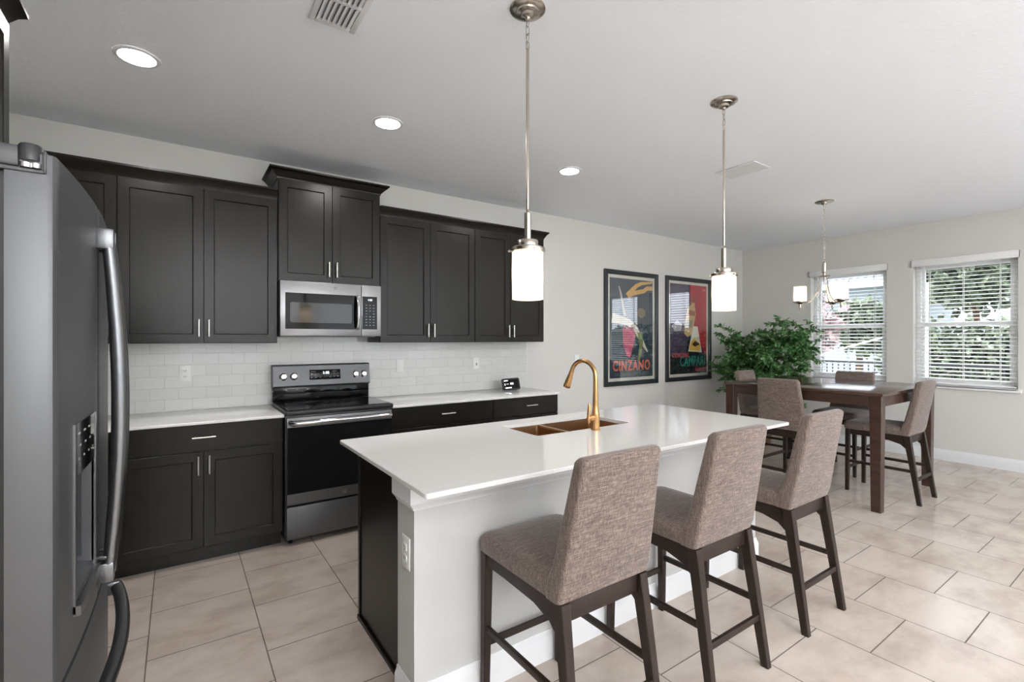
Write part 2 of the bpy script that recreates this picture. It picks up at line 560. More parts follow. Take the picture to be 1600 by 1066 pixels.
def hung_window(name, y0, y1, z0, z1):
    xo = XR + .10
    fr = MB()
    f = .05
    for a in ((y0, y0 + f, z0, z1), (y1 - f, y1, z0, z1), (y0 + f, y1 - f, z0, z0 + f), (y0 + f, y1 - f, z1 - f, z1)):
        fr.box(xo, xo + .07, a[0], a[1], a[2], a[3], .003)
    w = struct(name, fr, M['vinyl_frame'])
    zm = (z0 + z1) / 2 - .01
    up = MB(); lo = MB()
    g = .032
    def sash(mb, x0, x1, za, zb):
        mb.box(x0, x1, y0 + f, y0 + f + g, za, zb, .002); mb.box(x0, x1, y1 - f - g, y1 - f, za, zb, .002)
        mb.box(x0, x1, y0 + f + g, y1 - f - g, za, za + g + .01, .002); mb.box(x0, x1, y0 + f + g, y1 - f - g, zb - g - .01, zb, .002)
    sash(lo, xo + .012, xo + .037, z0 + f, zm + .022); sash(up, xo + .038, xo + .062, zm - .022, z1 - f)
    a = obj('lower_sash', lo, M['vinyl_frame'], w); b = obj('upper_sash', up, M['vinyl_frame'], w)
    obj('pane', MB().box(xo + .022, xo + .026, y0 + f + g, y1 - f - g, z0 + f + g, zm - .01), M['pane'], a)
    obj('pane', MB().box(xo + .048, xo + .052, y0 + f + g, y1 - f - g, zm + .01, z1 - f - g), M['pane'], b)
    obj('window_sill', MB().box(XR - .035, xo, y0 - .0, y1 + .0, z0 - .002, z0 + .018, .004).box(XR - .035, XR - .001, y0 - .03, y1 + .03, z0 - .022, z0 + .018, .006), M['white_trim'], w)
    return w
hung_window('window_1', W1[0], W1[1], *WZ)
hung_window('window_2', W2[0], W2[1], *WZ)

def blind(y0, y1, z0, z1, label):
    xc = XR + .055
    t = thing('window_blind', label, 'window blind', (xc, (y0 + y1) / 2, z1), 'white horizontal blinds on the two windows')
    obj('valance', MB().box(XR - .022, XR - .008, y0 - .02, y1 + .02, z1 - .058, z1 + .022, .003).box(XR - .022, XR - .0005, y0 - .02, y0 - .008, z1 - .058, z1 + .022, .002).box(XR - .022, XR - .0005, y1 + .008, y1 + .02, z1 - .058, z1 + .022, .002), M['vinyl_blind'], t)
    obj('headrail', MB().box(xc - .028, xc + .028, y0 + .008, y1 - .008, z1 - .045, z1 - .002, .002), M['vinyl_blind'], t)
    sl = MB()
    z = z1 - .075
    pitch = .0445
    tilt = math.radians(-13)
    while z > z0 + .07:
        m = Matrix.Translation((xc, 0, z)) @ Matrix.Rotation(tilt, 4, 'Y')
        sl.box(-.025, .025, y0 + .012, y1 - .012, -.0014, .0014, mat=m)
        z -= pitch
    obj('slats', sl, M['vinyl_blind'], t)
    obj('bottom_rail', MB().box(xc - .025, xc + .025, y0 + .012, y1 - .012, z0 + .024, z0 + .042, .003), M['vinyl_blind'], t)
    for q in (.16, .5, .84):
        y = y0 + (y1 - y0) * q
        obj('ladder_cord', MB().box(xc - .0265, xc - .0255, y - .003, y + .003, z0 + .042, z1 - .04).box(xc + .0255, xc + .0265, y - .003, y + .003, z0 + .042, z1 - .04), M['vinyl_blind'], t)
    obj('tilt_wand', MB().tube([(xc - .036, y1 - .10, z1 - .05), (xc - .036, y1 - .10, z1 - .62)], .004, 8), M['vinyl_blind'], t)
blind(W1[0], W1[1], *WZ, 'white horizontal slat blind on the window nearest the corner plant, behind the chandelier')
blind(W2[0], W2[1], *WZ, 'white horizontal slat blind on the right-hand window, clear of the chandelier')

# unseen glazing behind the camera; door and larger window added to light the room
def rear_glazing(name, h, mull):
    fr = MB()
    x0, x1, z0, z1 = h
    ya, yb = YF - .12, YF - .06
    for a in ((x0, x0 + .06, z0, z1), (x1 - .06, x1, z0, z1), (x0 + .06, x1 - .06, z0, z0 + .06), (x0 + .06, x1 - .06, z1 - .06, z1)):
        fr.box(a[0], a[1], ya, yb, a[2], a[3])
    for k in range(1, mull + 1):
        x = x0 + (x1 - x0) * k / (mull + 1)
        fr.box(x - .03, x + .03, ya, yb, z0 + .06, z1 - .06)
    w = struct(name, fr, M['vinyl_frame'])
    obj('pane', MB().box(x0 + .05, x1 - .05, ya + .028, ya + .034, z0 + .05, z1 - .05), M['pane'], w)
rear_glazing('added_door_1', SD, 1)
rear_glazing('added_window_3', RW, 1)
rear_glazing('window_4', SW, 0)

# ------------------------------------------------------------------ cabinets
def T_back(yf):    # front faces -Y
    return lambda u, d, z: (u, yf - d, z)
def T_right(xf):   # front faces +X
    return lambda u, d, z: (xf + d, u, z)

def panel_door(T, u0, u1, z0, z1, t=.02, w=.058, flat=False):
    """shaker door: slab with a chamfered recessed panel"""
    def rect(i, d):
        return [T(u0 + i, d, z0 + i), T(u1 - i, d, z0 + i), T(u1 - i, d, z1 - i), T(u0 + i, d, z1 - i)]
    if flat:
        return MB().rings([rect(0, 0), rect(0, t - .002), rect(.002, t)])
    return MB().rings([rect(0, 0), rect(0, t - .0015), rect(.0015, t), rect(w, t), rect(w + .003, t - .003), rect(w + .0045, t - .009), rect(w + .006, t - .010)])

def bar_handle(T, u, z, L, vertical, d0=.02):
    mb = MB()
    r = .0055
    if vertical:
        ends = [(u, z - L / 2), (u, z + L / 2)]; posts = [(u, z - L * .36), (u, z + L * .36)]
    else:
        ends = [(u - L / 2, z), (u + L / 2, z)]; posts = [(u - L * .36, z), (u + L * .36, z)]
    mb.tube([T(ends[0][0], d0 + .028, ends[0][1]), T(ends[1][0], d0 + .028, ends[1][1])], r, 12)
    for p in posts:
        mb.tube([T(p[0], d0, p[1]), T(p[0], d0 + .028, p[1])], r * .8, 8)
    return mb

crown_prof = lambda z0, z1, p: [(0, z0), (.008, z0), (.010, z0 + .012), (p * .35, z0 + (z1 - z0) * .32), (p * .62, z0 + (z1 - z0) * .62), (p * .90, z0 + (z1 - z0) * .80), (p, z0 + (z1 - z0) * .84), (p, z1), (0, z1)]

YU = 3.92        # front of the upper doors
def upper(label, x0, x1, z0, z1, doors, yf=YU, handles=(), crown_z=None, crown_p=.05, crown_path=None, hz=None):
    t = thing('wall_cabinet', label, 'cabinet', ((x0 + x1) / 2, YB, z0), 'dark upper cabinets on the kitchen wall')
    obj('cabinet_body', MB().box(x0, x1, yf + .02, YB - .0095 if z0 < 1.46 else YB - .0005, z0, z1 + (.0 if crown_z is None else crown_z - z1 - .01), .0008, 1), M['cabinet'], t)
    T = T_back(yf + .02)
    for i, (a, b) in enumerate(doors):
        d = obj('door', panel_door(T, a + .0015, b - .0015, z0 + .003, z1 - .003), M['cabinet'], t, None)
        if i < len(handles) and handles[i] is not None:
            obj('handle', bar_handle(T, handles[i], (hz or z0 + .105), .118, True), M['nickel'], d)
    if crown_path:
        obj('crown_molding', MB().sweep(crown_path, crown_prof(z1 - .004, crown_z, crown_p)), M['cabinet'], t)
    return t
ZU0, ZU1, ZCR = 1.405, 2.468, 2.542
upper('single-door dark upper cabinet in the corner, partly hidden by the refrigerator', XL + .001, -.316, ZU0, ZU1, [(-.98, -.316)], handles=[-.36],
      crown_z=ZCR, crown_path=[(XL + .001, YU + .02), (-.3155, YU + .02)])
upper('double-door dark upper cabinet left of the microwave cabinet', -.3145, .606, ZU0, ZU1, [(-.3145, .147), (.147, .606)], handles=[.118, .176],
      crown_z=ZCR, crown_path=[(-.3155, YU + .02), (.606, YU + .02)])
upper('taller double-door dark cabinet directly above the microwave', .610, 1.378, 1.868, 2.63, [(.612, .995), (.995, 1.376)], yf=3.90, handles=[.966, 1.024],
      crown_z=2.70, crown_p=.065, crown_path=[(.610, YB - .001), (.610, 3.92), (1.378, 3.92), (1.378, YB - .001)], hz=1.868 + .105)
upper('double-door dark upper cabinet right next to the microwave', 1.382, 2.295, ZU0, ZU1, [(1.384, 1.84), (1.84, 2.294)], handles=[1.811, 1.869],
      crown_z=ZCR, crown_path=[(1.382, YU + .02), (2.2955, YU + .02)])
upper('last double-door dark upper cabinet, behind the nearest hanging pendant', 2.2965, 3.122, ZU0, ZU1, [(2.2965, 2.70), (2.70, 3.121)], handles=[2.672, 2.729],
      crown_z=ZCR, crown_path=[(2.2955, YU + .02), (3.122, YU + .02), (3.122, YB - .001)])

# cabinet over the refrigerator, on the left wall
t = thing('wall_cabinet', 'dark cabinet with crown on the left wall above the refrigerator', 'cabinet', (XL, 1.7, 1.84), None)
obj('cabinet_body', MB().box(XL + .001, -.475, 1.06, 2.25, 1.84, 2.53, .0008, 1).box(XL + .001, -.475, 2.232, 2.25, 0, 1.84), M['cabinet'], t)
for a, b in ((1.065, 1.655), (1.655, 2.245)):
    d = obj('door', panel_door(T_right(-.475), a + .0015, b - .0015, 1.845, 2.466), M['cabinet'], t, None)
    obj('handle', bar_handle(T_right(-.475), b - .035 if a < 1.5 else a + .035, 1.95, .118, True), M['nickel'], d)
obj('crown_molding', MB().sweep([(-.475, 1.06), (-.475, 2.25), (XL + .001, 2.25)], crown_prof(2.464, ZCR, .055)), M['cabinet'], t)

# base cabinets
YD = 3.66        # carcass front, doors stand 2 cm proud
def base(label, x0, x1, drawers, doors, end_panel=False):
    t = thing('base_cabinet', label, 'cabinet', ((x0 + x1) / 2, YB, 0), 'dark base cabinets along the kitchen wall')
    obj('cabinet_body', MB().box(x0, x1, YD, YB - .0005, .10, .8935, .0008, 1).box(x0, x1, 3.715, YB - .02, 0, .10), M['cabinet'], t)
    T = T_back(YD)
    for a, b, h in drawers:
        d = obj('drawer', panel_door(T, a + .0015, b - .0015, .722, .888, flat=True), M['cabinet'], t, None)
        if h: obj('handle', bar_handle(T, h, .812, .128, False), M['nickel'], d)
    for a, b, h in doors:
        d = obj('door', panel_door(T, a + .0015, b - .0015, .108, .716), M['cabinet'], t, None)
        if h: obj('handle', bar_handle(T, h, .635, .118, True), M['nickel'], d)
    return t
base('dark corner base cabinet mostly hidden behind the refrigerator', XL + .001, -.328, [(-.42, -.328, None)], [(-.42, -.328, None)])
base('dark base cabinet left of the stove with one wide drawer over two doors', -.326, .598, [(-.326, .598, .137)], [(-.326, .136, .107), (.136, .598, .166)])
base('dark base cabinet right of the stove, its wide drawer next to the stove', 1.378, 2.318, [(1.378, 2.318, 1.864)], [(1.378, 1.848, 1.82), (1.848, 2.318, 1.876)])
base('dark base cabinet at the free end of the counter, under the smart display', 2.32, 3.075, [(2.32, 3.075, 2.74)], [(2.32, 2.698, 2.67), (2.698, 3.075, 2.726)])
tag(obj('countertop', MB().box(XL + .001, .603, 3.612, YB - .0095, .894, .914, .003), M['quartz']), 'white quartz countertop over the cabinets left of the stove', 'countertop')
tag(obj('countertop', MB().box(1.376, 3.080, 3.612, YB - .0118, .894, .914, .003), M['quartz']), 'white quartz countertop right of the stove, holding the smart display', 'countertop')

# ------------------------------------------------------------------ stove
RX0, RX1 = .612, 1.368
t = thing('stove', 'slate grey electric stove with black glass cooktop between the base cabinets', 'stove', ((RX0 + RX1) / 2, YB, 0))
obj('stove_body', MB().box(RX0, RX1, 3.635, 4.22, .05, .905, .002), M['charcoal'], t)
for x in (RX0 + .04, RX1 - .04):
    for y in (3.68, 4.17):
        obj('foot', MB().lathe([(.016, 0), (.016, .012), (.008, .014), (.008, .06)], (x, y, 0), 12, True, True), M['black'], t)
ck = obj('cooktop', MB().box(RX0 - .003, RX1 + .003, 3.585, 4.17, .905, .936, .006, 3), M['black'], t)
obj('glass_surface', MB().box(RX0 + .02, RX1 - .02, 3.625, 4.135, .936, .939, .001, 1), M['black_glass'], ck)
bg = obj('backguard', MB().box(RX0, RX1, 4.165, 4.235, .936, 1.06, .003), M['black_glass'], t)
pan = MB()
def cp_ring(x):
    return [(x, 4.135, 1.062), (x, 4.143, 1.052), (x, 4.238, 1.052), (x, 4.238, 1.228), (x, 4.165, 1.228), (x, 4.155, 1.218)]
pan.rings([cp_ring(RX0 - .002), cp_ring(RX0 + .014), cp_ring(RX1 - .014), cp_ring(RX1 + .002)])
cp = obj('control_panel', pan, M['slate'], t)
tilt = math.atan2(.020, .156)
def on_panel(x, s, out=0.0):     # s = height along the tilted face
    return Vector((x, 4.135 + s * math.sin(tilt) - out * math.cos(tilt), 1.062 + s * math.cos(tilt) + out * math.sin(tilt)))
PB = Matrix(((1, 0, 0), (0, math.sin(tilt), -math.cos(tilt)), (0, math.cos(tilt), math.sin(tilt))))
for x in (RX0 + .072, RX0 + .148, RX1 - .122, RX1 - .052):
    mb = MB().lathe([(.0, 0), (.030, 0), (.030, .006), (.025, .008), (.023, .026), (.018, .030), (0, .030)], n=28)
    mb.box(-.0045, .0045, -.021, .021, .028, .038, .002)
    bmesh.ops.transform(mb.bm, matrix=Matrix.Translation(on_panel(x, .075)) @ PB.to_4x4(), verts=mb.bm.verts)
    obj('knob', mb, M['chrome'], cp)
mb = MB().box(-.122, .122, -.040, .040, -.002, .003, .002)
bmesh.ops.transform(mb.bm, matrix=Matrix.Translation(on_panel(1.0, .082)) @ PB.to_4x4(), verts=mb.bm.verts)
obj('display', mb, M['black_glass'], cp)
mb = MB(); add_text(mb, '1:18', .030, on_panel(1.005, .082 + .004, .0036), PB)
obj('display_digits', mb, M['display_white'], cp)
for dx, dz, w in ((-.095, .026, .036), (-.105, .008, .012), (-.075, .008, .012), (-.105, -.022, .014), (-.072, -.022, .016), (-.04, -.022, .016), (.04, -.022, .016), (.075, .026, .034), (.072, .006, .014), (.10, .006, .014), (.072, -.018, .014), (.10, -.018, .014)):
    q = MB().box(-w / 2, w / 2, -.002, .002, 0, .0008)
    bmesh.ops.transform(q.bm, matrix=Matrix.Translation(on_panel(1.0 + dx, .082 + dz, .0032)) @ PB.to_4x4(), verts=q.bm.verts)
    obj('touch_button', q, M['grey_mark'], cp)
dr = obj('oven_door', MB().box(RX0 + .004, RX1 - .004, 3.602, 3.636, .283, .888, .004), M['slate_dark'], t)
obj('glass_window', MB().box(RX0 + .006, RX1 - .006, 3.598, 3.604, .360, .822, .002, 1), M['oven_glass'], dr)
hb = MB()
path = [(RX0 + .03, 3.596, .855), (RX0 + .034, 3.560, .855), (RX0 + .06, 3.548, .855), (RX1 - .06, 3.548, .855), (RX1 - .034, 3.560, .855), (RX1 - .03, 3.596, .855)]
hb.tube(path, .019, 16)
obj('handle', hb, M['chrome'], dr)
lg = MB().lathe([(0, 0), (.019, 0), (.019, .002), (0, .002)], n=28)
bmesh.ops.transform(lg.bm, matrix=Matrix.Translation((1.005, 3.602, .323)) @ Matrix.Rotation(PI / 2, 4, 'X'), verts=lg.bm.verts)
obj('emblem_disc', lg, M['chrome'], dr)
mb = MB(); add_text(mb, 'GE', .018, (1.005, 3.5995, .317), shear=.2)
lr = MB().tube([(1.005 + .0155 * math.cos(a * PI / 12), 3.5995, .323 + .0155 * math.sin(a * PI / 12)) for a in range(24)], .0008, 6, closed=True)
mb.add(lr.bm)
obj('emblem_letters', mb, M['charcoal'], dr)
obj('storage_drawer', MB().box(RX0 + .004, RX1 - .004, 3.602, 3.636, .045, .268, .004), M['slate_dark'], t)

# ------------------------------------------------------------------ microwave
MY = 3.85
t = thing('microwave', 'stainless over-the-range microwave mounted under the tall cabinet', 'microwave', (.99, YB, 1.457))
obj('microwave_body', MB().box(.613, 1.367, MY + .03, YB - .0095, 1.466, 1.866, .003), M['charcoal'], t)
obj('vent_base', MB().box(.63, 1.34, MY + .045, YB - .02, 1.452, 1.466, .004), M['grey_mark'], t)
d = obj('door', MB().box(.613, 1.206, MY, MY + .03, 1.458, 1.866, .004), M['steel'], t)
obj('window_frame', MB().box(.648, 1.192, MY - .003, MY + .002, 1.510, 1.778, .002, 1), M['black_glass'], d)
obj('window_mesh', MB().rings([[(x, MY - .0036, z) for x, z in rrect(.225, .075, .012, 3, .905, 1.632)], [(x, MY - .0030, z) for x, z in rrect(.225, .075, .012, 3, .905, 1.632)]]), M['mw_cavity'], d)
hp = [(1.170, MY, 1.515), (1.170, MY - .030, 1.525), (1.170, MY - .044, 1.58), (1.170, MY - .047, 1.645), (1.170, MY - .044, 1.71), (1.170, MY - .030, 1.765), (1.170, MY, 1.775)]
obj('handle', MB().tube(hp, .0125, 14), M['chrome'], d)
mb = MB().lathe([(0, 0), (.009, 0), (.009, .001), (0, .001)], n=20)
bmesh.ops.transform(mb.bm, matrix=Matrix.Translation((1.005, MY, 1.828)) @ Matrix.Rotation(PI / 2, 4, 'X'), verts=mb.bm.verts)
obj('emblem_disc', mb, M['charcoal'], d)
mb = MB(); add_text(mb, 'GE', .009, (1.005, MY - .0012, 1.825), shear=.2)
obj('emblem_letters', mb, M['chrome'], d)
c = obj('control_side', MB().box(1.209, 1.367, MY, MY + .03, 1.458, 1.866, .004), M['steel'], t)
obj('keypad', MB().box(1.214, 1.334, MY - .003, MY + .002, 1.512, 1.776, .002, 1), M['black_glass'], c)
mb = MB(); add_text(mb, '1:18', .020, (1.274, MY - .0036, 1.742)); obj('display_digits', mb, M['display_white'], c)
mb = MB()
for r in range(8):
    for k in range(3):
        if r == 3 and k == 1: continue
        x = 1.245 + k * .030; z = 1.706 - r * .023
        mb.box(x - .006, x + .006, MY - .0036, MY - .003, z - .0025, z + .0025)
obj('key_lettering', mb, M['grey_mark'], c)

# ------------------------------------------------------------------ outlets and switches
def wall_plate(name, label, cat, x, z, kind, yb):
    t = thing(name, label, cat, (x, yb, z), 'white plates on the kitchen wall')
    pl = obj('cover_plate', MB().box(x - .036, x + .036, yb - .006, yb, z - .058, z + .058, .0025), M['plate'], t)
    if kind == 'duplex':
        for dz in (-.02, .02):
            s = obj('socket', MB().rings([[(x + a, yb - .006, z + dz + b) for a, b in rrect(.016, .014, .008, 3)], [(x + a, yb - .0085, z + dz + b) for a, b in rrect(.0155, .0135, .008, 3)]]), M['plate'], pl)
            mb = MB()
            mb.box(x - .008, x - .0055, yb - .0092, yb - .0084, z + dz - .004, z + dz + .006).box(x + .0055, x + .008, yb - .0092, yb - .0084, z + dz - .004, z + dz + .006).box(x - .002, x + .002, yb - .0092, yb - .0084, z + dz - .010, z + dz - .006)
            obj('slots', mb, M['slot'], t)
    elif kind == 'rocker':
        obj('rocker', MB().box(x - .016, x + .016, yb - .009, yb - .006, z - .033, z + .033, .0015), M['plate'], pl)
    elif kind == 'toggle':
        obj('toggle', MB().box(x - .005, x + .005, yb - .018, yb - .006, z - .022, z + .004, .002), M['grey_mark'], pl)
    return t
wall_plate('wall_outlet', 'white duplex outlet on the backsplash left of the stove', 'outlet', .044, 1.183, 'duplex', YB - .009)
wall_plate('light_switch', 'white rocker switch plate on the backsplash just right of the stove', 'switch', 1.685, 1.19, 'rocker', YB - .009)
wall_plate('light_switch', 'white switch plate with a grey toggle on the backsplash above the smart display', 'switch', 2.496, 1.188, 'toggle', YB - .009)
wall_plate('light_switch', 'white switch plate on the painted wall behind the faucet arc', 'switch', 3.879, 1.19, 'rocker', YB)

# smart display
t = thing('smart_display', 'small black smart display standing on the right countertop', 'smart display', (2.80, 4.03, .914))
rot = Matrix.Translation((2.80, 4.03, .9175)) @ Matrix.Rotation(math.radians(-18), 4, 'X') @ Matrix.Rotation(math.radians(-8), 4, 'Z')
def local(mb): bmesh.ops.transform(mb.bm, matrix=rot, verts=mb.bm.verts); return mb
obj('casing', local(MB().rings([[(x, 0, z + .062) for x, z in rrect(.098, .060, .014, 4)], [(x, .018, z + .062) for x, z in rrect(.098, .060, .014, 4)], [(x, .04, z * .9 + .056) for x, z in rrect(.07, .05, .014, 4)]])), M['black'], t)
obj('foot', MB().box(2.74, 2.86, 4.03, 4.09, .914, .926, .004), M['black'], t)
scn = obj('screen', local(MB().box(-.084, .084, -.0015, .001, .014, .108, .0005, 1)), M['black_glass'], t)
mb = MB().box(-.078, -.035, -.0025, -.0018, .094, .101).box(-.075, -.070, -.0025, -.0018, .05, .07).box(-.010, .022, -.0025, -.0018, .056, .072).box(-.072, -.005, -.0025, -.0018, .019, .028).box(-.055, -.03, -.0025, -.0018, .062, .064)
obj('screen_graphics', local(mb), M['display_white'], scn)

# ------------------------------------------------------------------ refrigerator
FY0, FY1, FYM = 1.166, 1.985, 1.573
FZ = 1.76
t = thing('refrigerator', 'slate grey French door refrigerator with curved bar handles against the left wall', 'refrigerator', (-.6, FYM, 0))
def front_x(y): return -.163 - .105 * (y - 1.565) ** 2
obj('refrigerator_body', MB().box(XL + .03, -.262, FY0 + .002, FY1 - .002, .02, 1.738, .004), M['slate_dark'], t)
obj('gasket', MB().box(-.262, -.243, FY0 + .012, FY1 - .012, .06, 1.73), M['black'], t)
def fdoor(y0, y1, z0, z1, xb=-.243, r=.010):
    pts = [(xb, y1), (xb, y0)]
    n = 14
    pts += [(front_x(y0) - r, y0)]
    pts += [(front_x(y0) - r * .3, y0 + r * .3)]
    for k in range(n + 1):
        y = y0 + r + (y1 - y0 - 2 * r) * k / n
        pts.append((front_x(y), y))
    pts += [(front_x(y1) - r * .3, y1 - r * .3), (front_x(y1) - r, y1)]
    cx = sum(p[0] for p in pts) / len(pts); cy = sum(p[1] for p in pts) / len(pts)
    ins = [(cx + (p[0] - cx) * .97, cy + (p[1] - cy) * .993) for p in pts]
    def R(P, z): return [(p[0], p[1], z) for p in P]
    return MB().rings([R(ins, z0), R(pts, z0 + .003), R(pts, z1 - .003), R(ins, z1)])
d1 = obj('door', fdoor(FY0, FYM - .003, .800, FZ), M['slate'], t)
d2 = obj('door', fdoor(FYM + .003, FY1, .800, FZ), M['slate'], t)
fz = obj('freezer_drawer', fdoor(FY0, FY1, .06, .787), M['slate'], t)
obj('kick_grille', MB().box(-.40, -.235, FY0 + .01, FY1 - .01, .008, .055, .003), M['charcoal'], t)
def vhandle(y, parent):
    mb = MB()
    n = 20
    pts = []; rr = []
    for k in range(n + 1):
        s = k / n
        z = .838 + (1.700 - .838) * s
        x = front_x(y) + .020 + .024 * math.sin(PI * s)
        pts.append((x, y, z)); rr.append(.0125 + .004 * math.sin(PI * s))
    mb.tube(pts, rr, 14)
    for z0, z1 in ((.838, .885), (1.655, 1.705)):
        mb.box(front_x(y) - .004, front_x(y) + .034, y - .013, y + .013, z0, z1, .004)
    mb.box(front_x(y) - .002, front_x(y) + .034, y - .012, y + .012, .895, .903, .002)
    return obj('handle', mb, M['handle_steel'], parent)
vhandle(1.546, d1); vhandle(1.602, d2)
mb = MB(); pts = []; rr = []
for k in range(25):
    s = k / 24; y = 1.225 + .70 * s
    pts.append((front_x(y) + .020 + .024 * math.sin(PI * s) ** .8, y, .672)); rr.append(.016)
mb.tube(pts, rr, 14)
for y in (1.235, 1.915):
    mb.box(front_x(y) - .004, front_x(y) + .030, y - .014, y + .014, .652, .690, .004)
obj('handle', mb, M['handle_steel'], fz)
# dispenser on the near door
def strip(mb, y0, y1, z0, z1, d0, d1, n=6):
    rings = []
    for k in range(n + 1):
        y = y0 + (y1 - y0) * k / n
        x = front_x(y)
        rings.append([(x + d0, y, z0), (x + d1, y, z0), (x + d1, y, z1), (x + d0, y, z1)])
    return mb.rings(rings)
dp = obj('dispenser', strip(MB(), 1.292, 1.502, 1.155, 1.262, -.006, .0025), M['black_glass'], d1)
# the dispenser's hollow is cut into the door
cut = obj('dispenser_cutter', MB().rings([[(x, 1.292, z), (x, 1.502, z), (x, 1.502, 1.155), (x, 1.292, 1.155)] for x, z in ((-.228, .925), (-.12, .900))]), M['charcoal'], None, None)
bm_ = d1.modifiers.new('cut', 'BOOLEAN'); bm_.operation = 'DIFFERENCE'; bm_.object = cut; bm_.solver = 'EXACT'
bpy.context.view_layer.update()
dg_ = bpy.context.evaluated_depsgraph_get()
me_ = bpy.data.meshes.new_from_object(d1.evaluated_get(dg_))
d1.modifiers.clear(); d1.data = me_
bpy.data.objects.remove(cut)
rc = MB().box(-.2282, -.2262, 1.2925, 1.5015, .926, 1.1545).box(-.2282, -.185, 1.2922, 1.2935, .926, 1.1545).box(-.2282, -.185, 1.5005, 1.5018, .926, 1.1545)
rc.box(-.2262, -.205, 1.375, 1.42, 1.00, 1.12, .004).lathe([(.0, 0), (.012, 0), (.010, -.03), (0, -.03)], (-.205, 1.3975, 1.155), 12)
obj('dispenser_recess', rc, M['charcoal'], d1)
fr = MB(); strip(fr, 1.286, 1.292, .885, 1.262, -.004, .004, 1); strip(fr, 1.502, 1.508, .885, 1.262, -.004, .004, 1); strip(fr, 1.286, 1.508, .880, .900, -.004, .012)
obj('dispenser_tray', fr, M['handle_steel'], d1)
mk = MB()
for i in range(3):
    for k in range(4):
        y = 1.315 + k * .05 + (i % 2) * .012; z = 1.238 - i * .026
        strip(mk, y, y + .018 - .005 * i, z, z + .004, .0026, .0032, 1)
obj('dispenser_lettering', mk, M['grey_mark'], d1)
# hinge cover on top of the near door
hg = MB().box(-.42, -.192, FY0 - .003, FY0 + .075, 1.724, 1.731, .001).box(-.42, -.224, FY0 - .006, FY0 + .085, 1.731, FZ + .008, .004).box(-.195, -.190, FY0 - .003, FY0 + .02, 1.724, FZ + .004, .001).lathe([(.0, 0), (.017, 0), (.017, .024), (.014, .029), (0, .029)], (-.212, FY0 + .010, 1.745), 24)
obj('hinge_cover', hg, M['charcoal'], t)
hs = MB().lathe([(.007, 0), (.007, .008), (0, .010)], (-.216, FY0 - .004, 1.731), 12).lathe([(.007, 0), (.007, .008), (0, .010)], (-.203, FY0 - .004, 1.731), 12)
obj('hinge_screw', hs, M['chrome'], t)

# ------------------------------------------------------------------ island
IX0, IX1, IY0, IY1 = .684, 3.148, 1.488, 2.546
WXa, WXb, WYa, WYb = .727, 3.118, 1.690, 1.853
t = thing('kitchen_island', 'white panelled kitchen island base with a dark cabinet end, under the quartz top', 'kitchen island', (1.9, 2.0, 0))
obj('half_wall', MB().box(WXa, WXb, WYa, WYb, 0, .893), M['island_white'], t)
# cabinet carcass stays open above, where the sink hangs
cb = MB().box(.768, .786, WYb + .0005, 2.488, .012, .893).box(3.082, 3.10, WYb + .0005, 2.488, .10, .893).box(.786, 3.082, 2.468, 2.488, .10, .893).box(.786, 3.082, WYb + .0005, 2.468, .10, .118).box(.80, 3.07, WYb + .002, 2.40, 0, .10)
obj('cabinet_body', cb, M['cabinet'], t)
tr = MB().box(.757, .768, WYb + .0005, 2.488, 0, .022, .002).box(.762, .768, 2.462, 2.489, .022, .893, .001)
obj('end_trim', tr, M['cabinet'], t)
for k in range(5):
    a = .79 + k * .4585
    d = obj('door', panel_door(lambda u, d_, z: (u, 2.488 + d_, z), a + .002, a + .4565, .108, .885), M['cabinet'], t, None)
mold = [(0, .792), (.006, .792), (.008, .800), (.020, .815), (.025, .822), (.025, .893), (0, .893)]
obj('apron_molding', MB().sweep([(WXa, WYb), (WXa, WYa), (WXb, WYa), (WXb, WYb)], mold), M['white_trim'], t)
obj('baseboard', MB().sweep([(WXa, WYb), (WXa, WYa), (WXb, WYa), (WXb, WYb)], base_prof), M['white_trim'], t)

# quartz top with the sink opening
SX0, SX1, SY0, SY1 = 1.585, 2.312, 2.045, 2.402
def rect_ring(x0, x1, y0, y1, z, r, n=4):
    return [(x, y, z) for x, y in rrect((x1 - x0) / 2, (y1 - y0) / 2, r, n, (x0 + x1) / 2, (y0 + y1) / 2)]
ct = MB()
ct.rings([rect_ring(IX0 + .003, IX1 - .003, IY0 + .003, IY1 - .003, .894, .009), rect_ring(IX0, IX1, IY0, IY1, .897, .012), rect_ring(IX0, IX1, IY0, IY1, .911, .012),
          rect_ring(IX0 + .003, IX1 - .003, IY0 + .003, IY1 - .003, .914, .009), rect_ring(SX0, SX1, SY0, SY1, .914, .02), rect_ring(SX0, SX1, SY0, SY1, .894, .02)], False, False, close=True)
tag(obj('countertop', ct, M['quartz'], smooth=30), 'large white quartz island top with the sink cut into it', 'countertop')

sk = thing('kitchen_sink', 'bronze double-bowl sink set below the island top', 'sink', ((SX0 + SX1) / 2, (SY0 + SY1) / 2, .894))
def bowl(x0, x1, y0, y1):
    depth = .20
    z = .8935
    R = [rect_ring(x0, x1, y0, y1, z, .02), rect_ring(x0 + .004, x1 - .004, y0 + .004, y1 - .004, z - depth + .02, .02), rect_ring(x0 + .02, x1 - .02, y0 + .02, y1 - .02, z - depth, .02)]
    O = [rect_ring(x0 + .02, x1 - .02, y0 + .02, y1 - .02, z - depth - .003, .02), rect_ring(x0 + .001, x1 - .001, y0 + .001, y1 - .001, z - depth + .02, .02), rect_ring(x0 - .003, x1 + .003, y0 - .003, y1 + .003, z - .002, .02)]
    mb = MB(); mb.rings(R, False, True); mb.rings(list(reversed(O)), False, True)
    mb.lathe([(.045, z - depth + .001), (.042, z - depth + .003), (.02, z - depth + .002), (0, z - depth + .002)], ((x0 + x1) / 2, (y0 + y1) / 2, 0), 24)
    return mb
